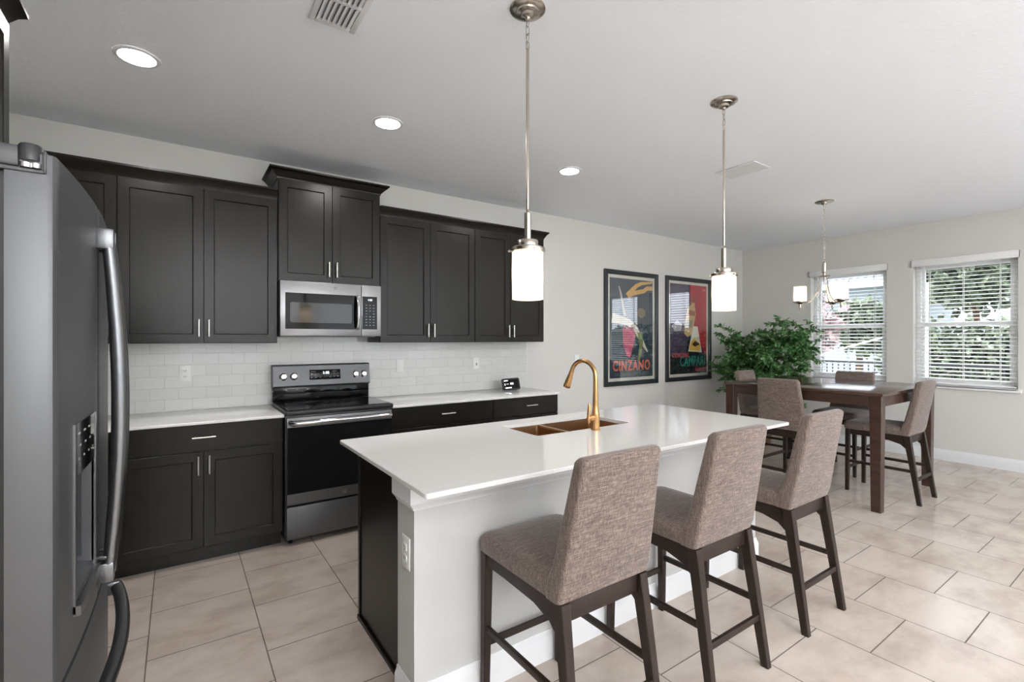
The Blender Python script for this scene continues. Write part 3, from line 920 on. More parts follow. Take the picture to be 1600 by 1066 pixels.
obj('bowl', bowl(SX0 + .002, 1.862, SY0 + .002, SY1 - .002), M['sink_gold'], sk)
obj('bowl', bowl(1.884, SX1 - .002, SY0 + .002, SY1 - .002), M['sink_gold'], sk)
obj('divider', MB().box(1.860, 1.886, SY0 + .001, SY1 - .001, .874, .8935, .003), M['sink_gold'], sk)

fx, fy = 1.966, 1.995
t = thing('faucet', 'champagne bronze gooseneck kitchen faucet beside the island sink', 'faucet', (fx, fy, .914))
obj('faucet_base', MB().lathe([(0, 0), (.027, 0), (.027, .006), (.024, .010), (.023, .055), (.0235, .085), (.021, .10), (.017, .125), (.015, .15), (.0, .15)], (fx, fy, .914), 28), M['gold'], t)
arc = [(fx, fy, 1.05), (fx, fy, 1.12), (fx, fy, 1.19)]
R = .092
for k in range(1, 17):
    a = PI - PI * k / 16 * .90
    arc.append((fx - .02 * (1 - math.cos(PI - a)) / 2 * 1.0, fy + R + R * math.cos(a), 1.215 + R * math.sin(a)))
rr = [.0165, .0145, .013] + [.0125] * 16
obj('spout', MB().tube(arc, rr, 18), M['gold'], t)
e = Vector(arc[-1]); dr_ = (e - Vector(arc[-2])).normalized()
obj('spray_head', MB().tube([e - dr_ * .004, e + dr_ * .012, e + dr_ * .03, e + dr_ * .075, e + dr_ * .105, e + dr_ * .108], [.0128, .0135, .015, .0205, .0235, .022], 20), M['gold'], t)
lv = MB().tube([(fx - .018, fy, .985), (fx - .050, fy, .985)], [.019, .0185], 18).tube([(fx - .048, fy, .985), (fx - .056, fy, .985)], [.0185, .012], 18)
lv.tube([(fx - .052, fy - .002, .960), (fx - .058, fy - .003, .985), (fx - .057, fy - .004, 1.015), (fx - .052, fy - .004, 1.045), (fx - .055, fy - .004, 1.072)], [.008, .011, .0095, .010, .004], 12)
obj('lever', lv, M['gold'], t)

# outlet on the island's end
t = thing('wall_outlet', 'white duplex outlet on the white end of the island', 'outlet', (WXa, 1.762, .612))
pl = obj('cover_plate', MB().box(WXa - .006, WXa, 1.762 - .038, 1.762 + .038, .612 - .062, .612 + .062, .0025), M['plate'], t)
for dz in (-.021, .021):
    obj('socket', MB().rings([[(WXa - .006, 1.762 + a, .612 + dz + b) for a, b in rrect(.0165, .0145, .008, 3)], [(WXa - .009, 1.762 + a, .612 + dz + b) for a, b in rrect(.016, .014, .008, 3)]]), M['plate'], pl)
    obj('slots', MB().box(WXa - .0096, WXa - .0088, 1.762 - .008, 1.762 - .0055, .612 + dz - .004, .612 + dz + .006).box(WXa - .0096, WXa - .0088, 1.762 + .0055, 1.762 + .008, .612 + dz - .004, .612 + dz + .006).box(WXa - .0096, WXa - .0088, 1.76, 1.764, .612 + dz - .010, .612 + dz - .006), M['slot'], t)

# ------------------------------------------------------------------ counter stools
def make_stool(label):
    t = thing('counter_stool', label, 'stool', (0, 0, 0), 'tweed counter stools')
    W = M['stool_wood']
    for s in (-1, 1):
        obj('leg', MB().bar((s * .200, .0, 0), (s * .186, .090, .584), .030, .034, .040, .050), W, t)
        obj('leg', MB().bar((s * .193, .548, 0), (s * .188, .542, .584), .028, .030, .038, .038), W, t)
    ap = MB()
    ap.box(-.168, .168, .528, .550, .530, .586, .002).box(-.168, .168, .078, .102, .516, .586, .002)
    for s in (-1, 1):
        ap.rings([[(s * .197 - .011, y, z) for y, z in p] if False else [(s * .188 + dx, y, z) for y, z in p] for dx in (-.011, .011) for p in [((.112, .586), (.095, .470), (.135, .505), (.22, .528), (.40, .536), (.524, .536), (.524, .586))]])
    obj('seat_frame', ap, W, t)
    st = MB()
    st.box(-.176, .176, .538, .552, .205, .232, .002)
    obj('front_stretcher', st, W, t)
    obj('rear_stretcher', MB().box(-.184, .184, .018, .034, .198, .226, .002), W, t)
    for s in (-1, 1):
        obj('side_stretcher', MB().box(s * .192 - .008, s * .192 + .008, .050, .536, .268, .294, .002), W, t)
    def sring(hx, y0, y1, z, r, crown=0):
        return [(x, y, z + crown * max(0, 1 - (x / hx) ** 2) * max(0, 1 - ((y - (y0 + y1) / 2) / ((y1 - y0) / 2)) ** 2)) for x, y in rrect(hx, (y1 - y0) / 2, r, 5, 0, (y0 + y1) / 2)]
    R = [sring(.203, .075, .566, .585, .03), sring(.212, .068, .574, .590, .035), sring(.2155, .066, .578, .615, .038), sring(.213, .068, .576, .637, .038), sring(.205, .075, .568, .650, .036),
         sring(.188, .092, .55, .658, .032), sring(.13, .15, .49, .664, .03), sring(.05, .24, .40, .666, .02)]
    obj('seat', MB().rings(R), M['fabric'], t)
    def bring(z, k=0.0, e=0.0):
        q = (z - .586) / (1.064 - .586)
        hw = .220 - .035 * q - e
        yr = .066 - .088 * q + e
        yf = .150 - .030 * min(1, q / .25) - .088 * max(0, (q - .15) / .85) - e
        pts = []
        for x, y in rrect(hw, (yf - yr) / 2, min(.016, (yf - yr) / 2 - .001), 4, 0, (yf + yr) / 2):
            pts.append((x, y - .012 * (x / .21) ** 2 * 0 , z - (.006 * (1 - (x / .21) ** 2) if k else 0)))
        return pts
    zs = [.586 + (1.046 - .586) * i / 12 for i in range(13)]
    R = [bring(.586, 0, .006)] + [bring(z) for z in zs[1:]] + [bring(1.056, 1, .003), bring(1.064, 1, .009), bring(1.067, 1, .016)]
    obj('backrest', MB().rings(R), M['fabric'], t)
    return t
s0 = make_stool('tweed counter stool at the island, the one nearest the camera')
s0.location = (1.205, 1.10, 0)
dup(s0, (1.917, 1.10, 0), 0, 'tweed counter stool at the island, middle one of the three in the row')
dup(s0, (2.700, 1.105, 0), 0, 'tweed counter stool at the island, the one nearest the dining table')
dup(s0, (4.600, 2.285, 0), -PI / 2, 'dining table stool with its back to the island, behind the island corner')
dup(s0, (5.435, 1.405, 0), 0, 'dining table stool seen side-on in front of the right table leg')
dup(s0, (6.32, 2.275, 0), PI / 2, 'dining table stool under the chandelier window, only its back top above the table')
dup(s0, (5.50, 3.12, 0), PI + .04, 'dining table stool in front of the potted ficus, its pale-lit front facing the room')

# ------------------------------------------------------------------ dining table
TX0, TX1, TY0, TY1, TZ = 4.720, 6.090, 1.504, 2.896, .988
t = thing('dining_table', 'square dark wood counter-height dining table with thick square legs', 'table', ((TX0 + TX1) / 2, (TY0 + TY1) / 2, 0))
obj('table_top', MB().box(TX0, TX1, TY0, TY1, TZ - .028, TZ, .004), M['table_top'], t)
L = .088
for x in (TX0 + .012, TX1 - .012 - L):
    for y in (TY0 + .012, TY1 - .012 - L):
        cx, cy = x + L / 2, y + L / 2
        obj('leg', MB().bar((cx, cy, 0), (cx, cy, TZ - .028), L * .82, L * .82, L, L, .004), M['table_wood'], t)
g = .022
ap = MB().box(TX0 + .012 + L, TX1 - .012 - L, TY0 + .022, TY0 + .022 + g, TZ - .115, TZ - .028, .002).box(TX0 + .012 + L, TX1 - .012 - L, TY1 - .022 - g, TY1 - .022, TZ - .115, TZ - .028, .002)
ap.box(TX0 + .022, TX0 + .022 + g, TY0 + .012 + L, TY1 - .012 - L, TZ - .115, TZ - .028, .002).box(TX1 - .022 - g, TX1 - .022, TY0 + .012 + L, TY1 - .012 - L, TZ - .115, TZ - .028, .002)
obj('apron', ap, M['table_wood'], t)

# ------------------------------------------------------------------ pendants
def chain(mb, x, y, z0, z1, n, w=.008, r=.0017):
    h = (z1 - z0) / n
    for i in range(n):
        zc = z0 + h * (i + .5)
        hh = h * .5 + .003
        pts = []
        for k in range(16):
            a = 2 * PI * k / 16
            u = w * math.copysign(abs(math.cos(a)) ** .6, math.cos(a)); v = hh * math.copysign(abs(math.sin(a)) ** .6, math.sin(a))
            pts.append((x + u, y, zc + v) if i % 2 == 0 else (x, y + u, zc + v))
        mb.tube(pts, r, 6, closed=True)
    return mb
def pendant(x, y, label):
    t = thing('pendant_light', label, 'pendant light', (x, y, ZC), 'pendant lights over the island')
    m = M['pendant_metal']
    obj('canopy', MB().lathe([(.0765, 0), (.0765, -.006), (.070, -.011), (.050, -.014), (.048, -.020), (.030, -.024), (.028, -.036), (.012, -.040), (.006, -.050), (0, -.050)], (x, y, ZC), 36), m, t)
    obj('chain', chain(MB(), x, y, ZC - .175, ZC - .045, 4), m, t)
    obj('rod', MB().tube([(x, y, 1.985), (x, y, ZC - .17)], .0068, 14), m, t)
    obj('cord', MB().tube([(x + .002, y, ZC - .045), (x - .012, y - .006, ZC - .08), (x - .013, y - .006, ZC - .13), (x, y, ZC - .165)], .0015, 6), m, t)
    obj('socket_stem', MB().lathe([(0, 0), (.0145, 0), (.0145, .118), (.010, .124), (.008, .135), (0, .135)], (x, y, 1.853), 24), m, t)
    obj('shade_cap', MB().lathe([(0, .052), (.043, .052), (.045, .048), (.045, .026), (.062, .024), (.064, .020), (.074, .018), (.075, .010), (.075, .004), (.066, .0), (0, 0)], (x, y, 1.803), 40), m, t)
    for k in range(3):
        a = 2 * PI * k / 3 + .3
        obj('thumbscrew', MB().tube([(x + .070 * math.cos(a), y + .070 * math.sin(a), 1.812), (x + .084 * math.cos(a), y + .084 * math.sin(a), 1.812)], .005, 10), m, t)
    obj('glass_shade', MB().lathe([(.0665, .199), (.0668, .10), (.0665, 0), (.058, -.002)], (x, y, 1.603), 44), M['shade'], t)
    obj('bulb', MB().lathe([(.0, -.035), (.014, -.031), (.025, -.02), (.029, 0), (.025, .02), (.014, .034), (.012, .055), (0, .055)], (x, y, 1.712), 20), M['bulb'], t)
pendant(1.228, 1.653, 'brushed nickel pendant with lit glass shade over the near half of the island')
pendant(2.663, 1.633, 'brushed nickel pendant with lit glass shade over the far end of the island')

# ------------------------------------------------------------------ chandelier
cx, cy = 5.448, 2.235
t = thing('chandelier', 'three-arm nickel chandelier with lit glass cups over the dining table', 'chandelier', (cx, cy, ZC))
m = M['pendant_metal']
obj('canopy', MB().lathe([(.085, 0), (.085, -.005), (.075, -.010), (.035, -.014), (.030, -.026), (.012, -.034), (.006, -.05), (0, -.05)], (cx, cy, ZC), 36), m, t)
obj('chain', chain(MB(), cx, cy, 2.245, ZC - .045, 16, .007, .0014), m, t)
obj('loop', MB().tube([(cx + .024 * math.cos(a * PI / 12), cy, 2.238 + .018 * math.sin(a * PI / 12)) for a in range(24)], .003, 8, closed=True), m, t)
obj('stem', MB().lathe([(0, .118), (.012, .118), (.014, .110), (.022, .106), (.022, .012), (.016, .004), (.016, -.022), (.010, -.026), (0, -.026)], (cx, cy, 2.108), 28), m, t)
obj('hub_cap', MB().lathe([(0, .010), (.050, .006), (.056, .0), (.050, -.005), (0, -.008)], (cx, cy, 2.076), 32), m, t)
obj('glass_column', MB().lathe([(.046, 0), (.046, -.20), (.040, -.206)], (cx, cy, 2.068), 32), M['clear_glass'], t)
obj('inner_post', MB().tube([(cx, cy, 2.07), (cx, cy, 1.99)], [.008, .005], 12), m, t)
fdir = Vector((.925, .380, 0)); rdir = Vector((.380, -.925, 0))
for ang in (190, 310, 70):
    a = math.radians(ang)
    d = rdir * math.cos(a) + fdir * math.sin(a)
    RR = .215
    P = lambda r, z: (cx + d.x * r, cy + d.y * r, z)
    pts = [P(.030, 2.068), P(.038, 2.03), P(.046, 1.98), P(.058, 1.925), P(.085, 1.865), P(.125, 1.818), P(.17, 1.795), P(.215, 1.790), P(RR, 1.792)]
    arm = obj('arm', MB().tube(pts, .0052, 10), m, t)
    x, y = cx + d.x * RR, cy + d.y * RR
    obj('cup', MB().lathe([(0, -.045), (.004, -.045), (.008, -.030), (.010, -.012), (.012, .012), (.030, .018), (.036, .026), (.062, .030), (.064, .036), (.050, .038), (.050, .046), (0, .046)], (x, y, 1.785), 28), m, arm)
    obj('glass_cup', MB().lathe([(.020, 0), (.052, .002), (.058, .01), (.0585, .152)], (x, y, 1.828), 32), M['shade'], arm)
    obj('bulb', MB().lathe([(0, 0), (.012, 0), (.012, .02), (.022, .05), (.024, .065), (.016, .085), (0, .095)], (x, y, 1.831), 16), M['bulb'], arm)

# ------------------------------------------------------------------ ceiling fittings
for x, lab in ((-.167, 'round recessed ceiling light above the left wall cabinets, closest to the refrigerator'), (1.126, 'round recessed ceiling light in front of the microwave cabinet'), (2.699, 'round recessed ceiling light between the two pendants')):
    y = 3.045
    t = thing('recessed_light', lab, 'ceiling light', (x, y, ZC), 'recessed ceiling lights over the counter')
    obj('trim_ring', MB().lathe([(.097, -.0005), (.097, -.004), (.090, -.008), (.078, -.008), (.074, -.003), (.074, -.0005)], (x, y, ZC), 40), M['white_trim'], t)
    obj('lens', MB().lathe([(.0755, -.003), (.055, -.006), (0, -.0065)], (x, y, ZC), 40), M['can_lens'], t)
for x, y, lab in ((.2, -.9, 'added unseen recessed ceiling light behind the camera by the left wall'), (1.9, -.9, 'added unseen recessed ceiling light behind the camera near the stools'), (3.6, -.9, 'added unseen recessed ceiling light behind the camera before the added rear door'), (5.3, -.9, 'added unseen recessed ceiling light nearest the rear right corner')):  # unseen ceiling lights added behind the camera to brighten the room
    t = thing('recessed_light', lab, 'ceiling light', (x, y, ZC), 'added unseen recessed ceiling lights behind the camera')
    obj('trim_ring', MB().lathe([(.097, -.0005), (.097, -.004), (.090, -.008), (.078, -.008), (.074, -.003), (.074, -.0005)], (x, y, ZC), 40), M['white_trim'], t)
    obj('lens', MB().lathe([(.0755, -.003), (.055, -.006), (0, -.0065)], (x, y, ZC), 40), M['can_lens'], t)
# supply register near the stove side
t = thing('ceiling_vent', 'white louvered ceiling register at the top edge, in front of the refrigerator aisle', 'vent', (.57, 2.05, ZC))
X0, X1, Y0, Y1 = .468, .668, 1.87, 2.238
fr = MB()
for a in ((X0, X0 + .025, Y0, Y1), (X1 - .025, X1, Y0, Y1), (X0 + .025, X1 - .025, Y0, Y0 + .025), (X0 + .025, X1 - .025, Y1 - .025, Y1)):
    fr.box(a[0], a[1], a[2], a[3], ZC - .010, ZC - .0005, .003)
obj('frame', fr, M['white_trim'], t)
obj('duct', MB().box(X0 + .024, X1 - .024, Y0 + .024, Y1 - .024, ZC - .0015, ZC - .0007), M['grey_mark'], t)
sl = MB()
n = 7
for half in (0, 1):
    ya, yb = (Y0 + .028, (Y0 + Y1) / 2 - .008) if half == 0 else ((Y0 + Y1) / 2 + .008, Y1 - .028)
    for k in range(n):
        x = X0 + .036 + k * (X1 - X0 - .072) / (n - 1)
        sl.box(-.011, .011, ya, yb, -.0008, .0008, mat=Matrix.Translation((x, 0, ZC - .010)) @ Matrix.Rotation(math.radians(-35), 4, 'Y'))
sl.box(X0 + .025, X1 - .025, (Y0 + Y1) / 2 - .007, (Y0 + Y1) / 2 + .007, ZC - .012, ZC - .004)
obj('louvers', sl, M['white_trim'], t)
# return grille towards the dining area
t = thing('ceiling_vent', 'flat white ceiling register beyond the far pendant, towards the dining area', 'vent', (3.85, 2.2, ZC))
X0, X1, Y0, Y1 = 3.735, 3.985, 2.035, 2.372
fr = MB()
for a in ((X0, X0 + .02, Y0, Y1), (X1 - .02, X1, Y0, Y1), (X0 + .02, X1 - .02, Y0, Y0 + .02), (X0 + .02, X1 - .02, Y1 - .02, Y1)):
    fr.box(a[0], a[1], a[2], a[3], ZC - .009, ZC - .0005, .003)
obj('frame', fr, M['white_trim'], t)
obj('duct', MB().box(X0 + .019, X1 - .019, Y0 + .019, Y1 - .019, ZC - .0015, ZC - .0007), M['white_trim'], t)
sl = MB()
for k in range(12):
    x = X0 + .03 + k * (X1 - X0 - .06) / 11
    sl.box(-.010, .010, Y0 + .02, Y1 - .02, -.0008, .0008, mat=Matrix.Translation((x, 0, ZC - .007)) @ Matrix.Rotation(math.radians(16), 4, 'Y'))
obj('louvers', sl, M['white_trim'], t)

# ------------------------------------------------------------------ framed posters
def poster_base(x0, x1, z0, z1, label, bgmat):
    t = thing('framed_poster', label, 'poster', ((x0 + x1) / 2, YB, z0), 'framed drink posters on the wall')
    w = .058
    fr = MB()
    def rr(i, y): return [(x0 + i, y, z0 + i), (x1 - i, y, z0 + i), (x1 - i, y, z1 - i), (x0 + i, y, z1 - i)]
    fr.rings([rr(0, YB - .001), rr(0, YB - .028), rr(.004, YB - .032), rr(w - .008, YB - .030), rr(w, YB - .022), rr(w, YB - .001)], False, False, close=True)
    obj('frame', fr, M['frame_black'], t)
    obj('mat_board', MB().box(x0 + w - .005, x1 - w + .005, YB - .008, YB - .002, z0 + w - .005, z1 - w + .005), M['mat_board'], t)
    b = w + .040
    art = obj('print', MB().box(x0 + b, x1 - b, YB - .0092, YB - .008, z0 + b, z1 - b), bgmat, t)
    obj('picture_glass', MB().box(x0 + w - .002, x1 - w + .002, YB - .0185, YB - .0165, z0 + w - .002, z1 - w + .002), M['picture_glass'], t)
    return t, art, (x0 + b, x1 - b, z0 + b, z1 - b)
YP = YB - .0094
def shape(art, name, box, pts, rgb, layer=0, rough=.7):
    """flat printed shape from unit coordinates (0..1 across the print)"""
    a0, a1, c0, c1 = box
    y = YP - .00025 * layer
    P = [(a0 + (a1 - a0) * u, c0 + (c1 - c0) * v) for u, v in pts]
    mb = MB()
    t_ = bmesh.new()
    vs = [t_.verts.new((x, y, z)) for x, z in P]
    es = [t_.edges.new((vs[i], vs[(i + 1) % len(vs)])) for i in range(len(vs))]
    bmesh.ops.triangle_fill(t_, edges=es, use_beauty=True, normal=(0, -1, 0))
    bmesh.ops.recalc_face_normals(t_, faces=t_.faces)
    mb.add(t_)
    return obj(name, mb, simple(name + '_ink', rgb, rough), art, smooth=None)
def ribbon(cl, w0, w1):
    L_, R_ = [], []
    n = len(cl)
    for i, (u, v) in enumerate(cl):
        p = cl[max(0, i - 1)]; q = cl[min(n - 1, i + 1)]
        dx, dy = (q[0] - p[0]) * .5, q[1] - p[1]
        l = math.hypot(dx, dy) or 1
        w = w0 + (w1 - w0) * i / (n - 1)
        nx, ny = -dy / l * w * 2, dx / l * w
        L_.append((u + nx, v + ny)); R_.append((u - nx, v - ny))
    return L_ + R_[::-1]
def letters(art, name, box, txt, u, v, size, rgb, layer=3, align='CENTER', shear=0.0, zs=1.0, spacing=1.0, fat=0.0):
    a0, a1, c0, c1 = box
    mb = MB()
    me = text_mesh(txt, size, .0003, align, shear, spacing, fat)
    t_ = bmesh.new(); t_.from_mesh(me); bpy.data.meshes.remove(me)
    t_.transform(Matrix.Translation((a0 + (a1 - a0) * u, YP - .00025 * layer, c0 + (c1 - c0) * v)) @ Matrix(((1, 0, 0, 0), (0, 0, -1, 0), (0, zs, 0, 0), (0, 0, 0, 1))))
    mb.add(t_)
    return obj(name, mb, simple(name + '_ink', rgb, .7), art, smooth=None)

t, art, bx = poster_base(4.325, 5.338, .842, 2.306, 'black-framed dark blue poster lettered CINZANO in orange, nearer the kitchen', simple('night_blue_print', (52, 70, 86), .7))
shape(art, 'yellow_ribbon', bx, ribbon([(.40, .83), (.50, .885), (.60, .935), (.72, .965), (.86, .975), (.99, .985)][:], .028, .010), (226, 182, 106), 1)
shape(art, 'yellow_ribbon', bx, ribbon([(.40, .82), (.52, .855), (.66, .875), (.78, .888), (.86, .92), (.99, .925)], .022, .022), (222, 176, 100), 2)
shape(art, 'pale_sash', bx, ribbon([(.05, .60), (.22, .585), (.42, .56), (.58, .50), (.70, .40), (.80, .31), (.875, .255)], .05, .008), (214, 204, 184), 1)
shape(art, 'pink_patch', bx, [(.28, .50), (.52, .52), (.58, .42), (.52, .30), (.46, .20), (.38, .22), (.30, .33)], (206, 92, 124), 1)
shape(art, 'green_patch', bx, ribbon([(.68, .46), (.72, .36), (.70, .26), (.66, .17)], .03, .012), (126, 140, 88), 2)
shape(art, 'gold_disc', bx, [(.72 + .10 * math.cos(k * PI / 10), .66 + .052 * math.sin(k * PI / 10)) for k in range(20)], (132, 124, 96), 1)
shape(art, 'pale_stroke', bx, ribbon([(.20, .92), (.24, .86), (.28, .76), (.34, .62)], .006, .016), (196, 188, 176), 2)
letters(art, 'brand_letters', bx, 'CINZANO', .5, .072, .142, (238, 116, 84), 3, zs=1.3, spacing=1.12, fat=.0025)
letters(art, 'small_letters', bx, 'DRY. EXTRA DRY. ROSSO', .5, .018, .056, (120, 138, 120), 3, zs=1.0)

t, art, bx = poster_base(5.511, 6.560, .842, 2.312, 'black-framed red poster of bottle and glass lettered CAMPARI, nearer the corner plant', simple('crimson_print', (186, 32, 48), .7))
shape(art, 'violet_field', bx, [(0, 1), (0, 0), (1, 0), (.98, .14), (.90, .28), (.62, .34), (.56, .56), (.53, 1)], (76, 62, 92), 1)
shape(art, 'black_field', bx, [(0, .0), (1, 0), (1, .22), (.80, .20), (.66, .36), (.50, .42), (.44, .32), (.40, .20), (.0, .20)], (24, 28, 36), 2)
shape(art, 'bottle', bx, [(.37, .45), (.46, .41), (.57, .44), (.64, .56), (.70, .68), (.66, .76), (.68, .88), (.62, .885), (.56, .78), (.46, .72), (.40, .60)], (206, 176, 116), 3)
shape(art, 'bottle_label', bx, [(.39, .50), (.58, .52), (.62, .60), (.42, .59)], (150, 142, 120), 4)
shape(art, 'bottle_band', bx, [(.46, .66), (.66, .65), (.69, .70), (.50, .72)], (166, 92, 60), 4)
shape(art, 'bottle_neck', bx, [(.58, .80), (.665, .80), (.685, .885), (.62, .89)], (150, 60, 66), 4)
shape(art, 'glass_outline', bx, [(.48, .25), (.86, .235), (.74, .53), (.62, .535)], (222, 222, 206), 5)
shape(art, 'yellow_drink', bx, [(.50, .26), (.80, .25), (.82, .32), (.66, .40), (.56, .36)], (222, 176, 72), 6)
shape(art, 'dark_fruit', bx, [(.58, .33), (.68, .37), (.80, .33), (.66, .30)], (58, 40, 30), 7)
shape(art, 'white_patch', bx, [(.04, .53), (.18, .60), (.32, .55), (.28, .48), (.12, .47)], (178, 172, 178), 2)
letters(art, 'cordial_letters', bx, 'CORDIAL', .05, .185, .085, (228, 64, 76), 7, 'LEFT', spacing=1.1, fat=.0015)
letters(art, 'brand_letters', bx, 'CAMPARI', .96, .085, .138, (38, 142, 128), 7, 'RIGHT', zs=1.5, spacing=1.06, fat=.0025)
letters(art, 'script_letters', bx, 'liquor', .95, .025, .105, (226, 40, 60), 7, 'RIGHT', shear=.35)
letters(art, 'corner_mark', bx, 'CAPP', .97, .945, .034, (220, 200, 196), 7, 'RIGHT')

# ------------------------------------------------------------------ potted ficus in the corner
random.seed(5)
px, py = 6.54, 3.52
t = thing('potted_ficus', 'bushy green potted ficus tree in the corner beside the posters', 'plant', (px, py, 0))
pot = obj('pot', MB().lathe([(0, 0), (.15, 0), (.165, .02), (.20, .30), (.21, .31), (.21, .34), (.195, .34), (.185, .31), (0, .31)], (px, py, 0), 32), M['wicker'], t)
obj('soil', MB().lathe([(.186, .312), (.10, .322), (0, .325)], (px, py, 0), 24), M['soil'], pot)
tb = MB()
tips = []
def grow(p, d, length, r, level):
    p = Vector(p); d = Vector(d).normalized()
    pts = [p.copy()]; rad = [r]
    n = 6
    for k in range(n):
        d = (d + Vector((random.uniform(-.16, .16), random.uniform(-.16, .16), random.uniform(-.10, .10) - (.05 if level == 2 else 0)))).normalized()
        p = p + d * (length / n)
        p.y = min(p.y, YB - .12); p.x = min(p.x, XR - .06)
        pts.append(p.copy()); rad.append(r * (1 - .6 * (k + 1) / n))
    tb.tube(pts, rad, 6)
    if level < 2:
        cnt = 10 if level == 0 else 8
        for c in range(cnt):
            i = random.randint(2, n)
            a = random.uniform(0, 2 * PI)
            up = random.uniform(-.35, .75)
            nd_ = Vector((math.cos(a), math.sin(a), up)) + d * .35
            grow(pts[i], nd_, (random.uniform(.28, .50) if level == 0 else random.uniform(.14, .28)), rad[i] * .55, level + 1)
    if level >= 1:
        tips.append((pts, level))
for k in range(5):
    a = k * PI * .4 + .4
    grow((px + .03 * math.cos(a), py + .03 * math.sin(a), .30), (math.cos(a) * .16, math.sin(a) * .16, 1), 1.04, .014, 0)
obj('trunk', tb, M['trunk'], t)
lf = bmesh.new()
def leaf(p, d, n, L_):
    d = d.normalized(); s = d.cross(n)
    if s.length < 1e-4: return
    s.normalize(); n = s.cross(d)
    w = L_ * .26
    P = [p, p + d * L_ * .35 + s * w, p + d * L_ * .7 + s * w * .75, p + d * L_ - n * L_ * .08, p + d * L_ * .7 - s * w * .75, p + d * L_ * .35 - s * w]
    mid = [p + d * L_ * .35 - n * w * .35, p + d * L_ * .7 - n * w * .35]
    V = [lf.verts.new(v) for v in P]; Mv = [lf.verts.new(v) for v in mid]
    for f in ((V[0], V[1], Mv[0]), (V[1], V[2], Mv[1], Mv[0]), (V[2], V[3], Mv[1]), (V[0], Mv[0], V[5]), (Mv[0], Mv[1], V[4], V[5]), (Mv[1], V[3], V[4])):
        lf.faces.new(f)
for pts, level in tips:
    for i in range(1, len(pts)):
        for c in range(6 if level == 2 else 3):
            f = random.random()
            p = pts[i - 1].lerp(pts[i], f)
            if (p - Vector((px, py, 1.3))).length > .66: 
                if random.random() < .5: continue
            d = Vector((random.gauss(0, 1), random.gauss(0, 1), random.gauss(-.25, .6))) + (pts[i] - pts[i - 1]).normalized() * .8
            nrm = Vector((random.gauss(0, .5), random.gauss(0, .5), 1))
            leaf(p, d, nrm, random.uniform(.05, .078))
for v in lf.verts:
    v.co.y = min(v.co.y, YB - .05); v.co.x = min(v.co.x, XR - .02)
mb = MB(); mb.add(lf)
obj('foliage', mb, M['leaf'], t, smooth=60)

# ------------------------------------------------------------------ garden outside the windows
struct('ground', MB().box(XR + .2, 40, -25, 25, -.3, -.15), M['lawn'])
struct('patio_ground', MB().box(XR + .2, 10.4, -6, 9, -.15, -.10), M['gravel'])
t = thing('neighbor_house', 'grey tile-roofed neighbouring house seen through the blind nearest the corner', 'house', (20, 9, -.15))
obj('house_wall', MB().box(17.4, 24, 5.4, 14, -.15, 3.05), M['stucco'], t)
obj('fascia', MB().box(16.8, 16.9, 4.8, 14.5, 2.98, 3.16).box(16.9, 24.5, 4.8, 4.9, 2.98, 3.16), M['soffit'], t)
obj('roof', MB().rings([[(16.8, 4.8, 3.14), (24.6, 4.8, 3.14), (24.6, 14.6, 3.14), (16.8, 14.6, 3.14)], [(20.6, 8.6, 5.6), (20.8, 8.6, 5.6), (20.8, 10.8, 5.6), (20.6, 10.8, 5.6)]]), M['rooftile'], t)

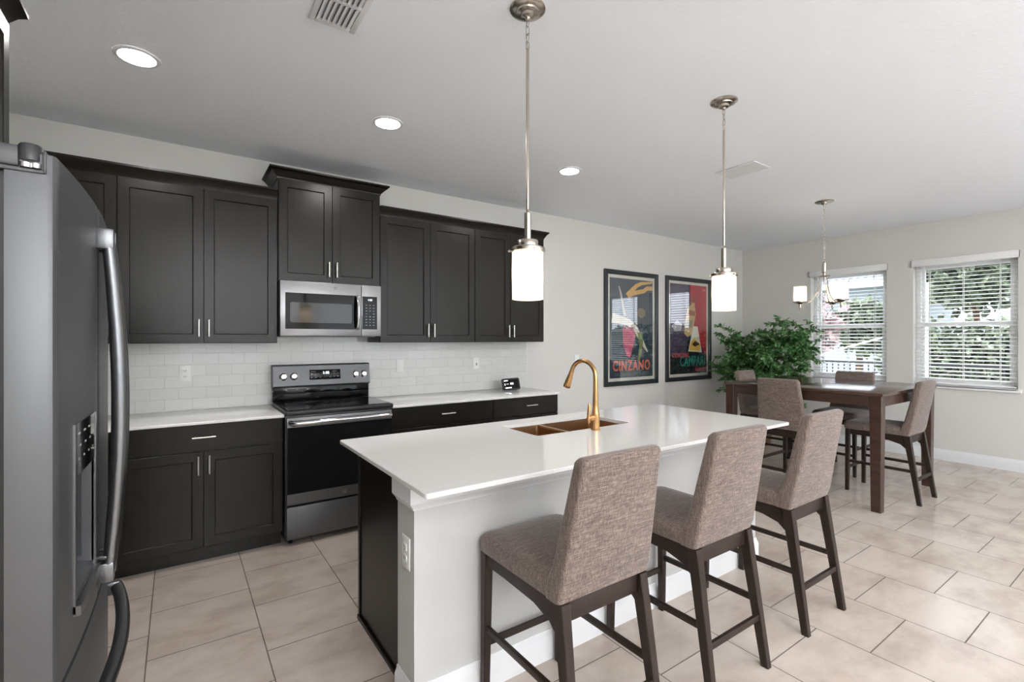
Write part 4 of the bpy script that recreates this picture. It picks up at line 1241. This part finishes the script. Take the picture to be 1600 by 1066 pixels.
def bush(mbL, c, rx, ry, rz, n, L_, seed):
    rnd = random.Random(seed)
    b = bmesh.new()
    for k in range(n):
        while True:
            q = Vector((rnd.uniform(-1, 1), rnd.uniform(-1, 1), rnd.uniform(-1, 1)))
            if .25 < q.length < 1: break
        p = Vector((c[0] + q.x * rx, c[1] + q.y * ry, c[2] + q.z * rz))
        d = Vector((rnd.gauss(0, 1), rnd.gauss(0, 1), rnd.gauss(0, .7))).normalized()
        s = d.cross(Vector((rnd.gauss(0, 1), rnd.gauss(0, 1), 1))).normalized()
        l = L_ * rnd.uniform(.7, 1.3)
        V = [b.verts.new(v) for v in (p, p + d * l * .5 + s * l * .3, p + d * l, p + d * l * .5 - s * l * .3)]
        b.faces.new(V)
    mbL.add(b)
def tree(label, cat, name, x, y, h, r, mat, seed, n=900, group=None):
    t = thing(name, label, cat, (x, y, -.15), group)
    obj('trunk', MB().tube([(x, y, -.15), (x + .05, y + .03, h * .4), (x, y + .08, h * .75)], [.09, .07, .03], 10), M['trunk'], t)
    mb = MB(); bush(mb, (x, y, h - r * .9), r, r, r * 1.05, n, .26, seed)
    obj('crown', mb, mat, t, smooth=None)
tree('reddish leaved garden tree outside the window nearest the corner', 'tree', 'garden_tree', 11.6, 5.3, 2.5, .8, M['redleaf'], 3, 800)
tree('light green garden tree in front of the neighbouring house', 'tree', 'garden_tree', 14.2, 5.0, 2.3, .6, M['hedge'], 4, 900)
tree('tall green tree outside the right-hand window, just above the hedge', 'tree', 'garden_tree', 15.6, 3.1, 4.7, 1.35, M['hedge'], 5, 3600)
tree('tallest garden tree, farther back outside the right-hand window', 'tree', 'garden_tree', 19.6, 2.3, 6.6, 2.1, M['hedge'], 6, 4200)
mb = MB()
for k in range(17):
    bush(mb, (12.9 + .1 * math.sin(k), -4.6 + k * .52, .85), .45, .42, 1.0, 1300, .17, 20 + k)
h = obj('hedge', mb, M['hedge'], None, smooth=None); tag(h, 'long green hedge outside the right-hand window behind the fence', 'hedge')
ft = thing('garden_fence', 'dark metal picket fence outside the windows with a pale sloping brace', 'fence', (10.6, 2.4, -.1))
fm = MB()
for y in [(-.9 + .10 * k) for k in range(76)]:
    fm.box(10.592, 10.608, y - .009, y + .009, -.12, 1.02)
obj('pickets', fm, M['fence_metal'], ft)
obj('rail', MB().box(10.58, 10.62, -.95, 6.65, .98, 1.03), M['fence_metal'], ft)
obj('rail', MB().box(10.58, 10.62, -.95, 6.65, .02, .06), M['fence_metal'], ft)
obj('sloping_brace', MB().tube([(10.5, 4.9, .95), (10.5, 2.75, 1.66)], .018, 8), M['soffit'], ft)
obj('post', MB().box(10.47, 10.53, 2.70, 2.76, -.12, 2.4), M['soffit'], ft)
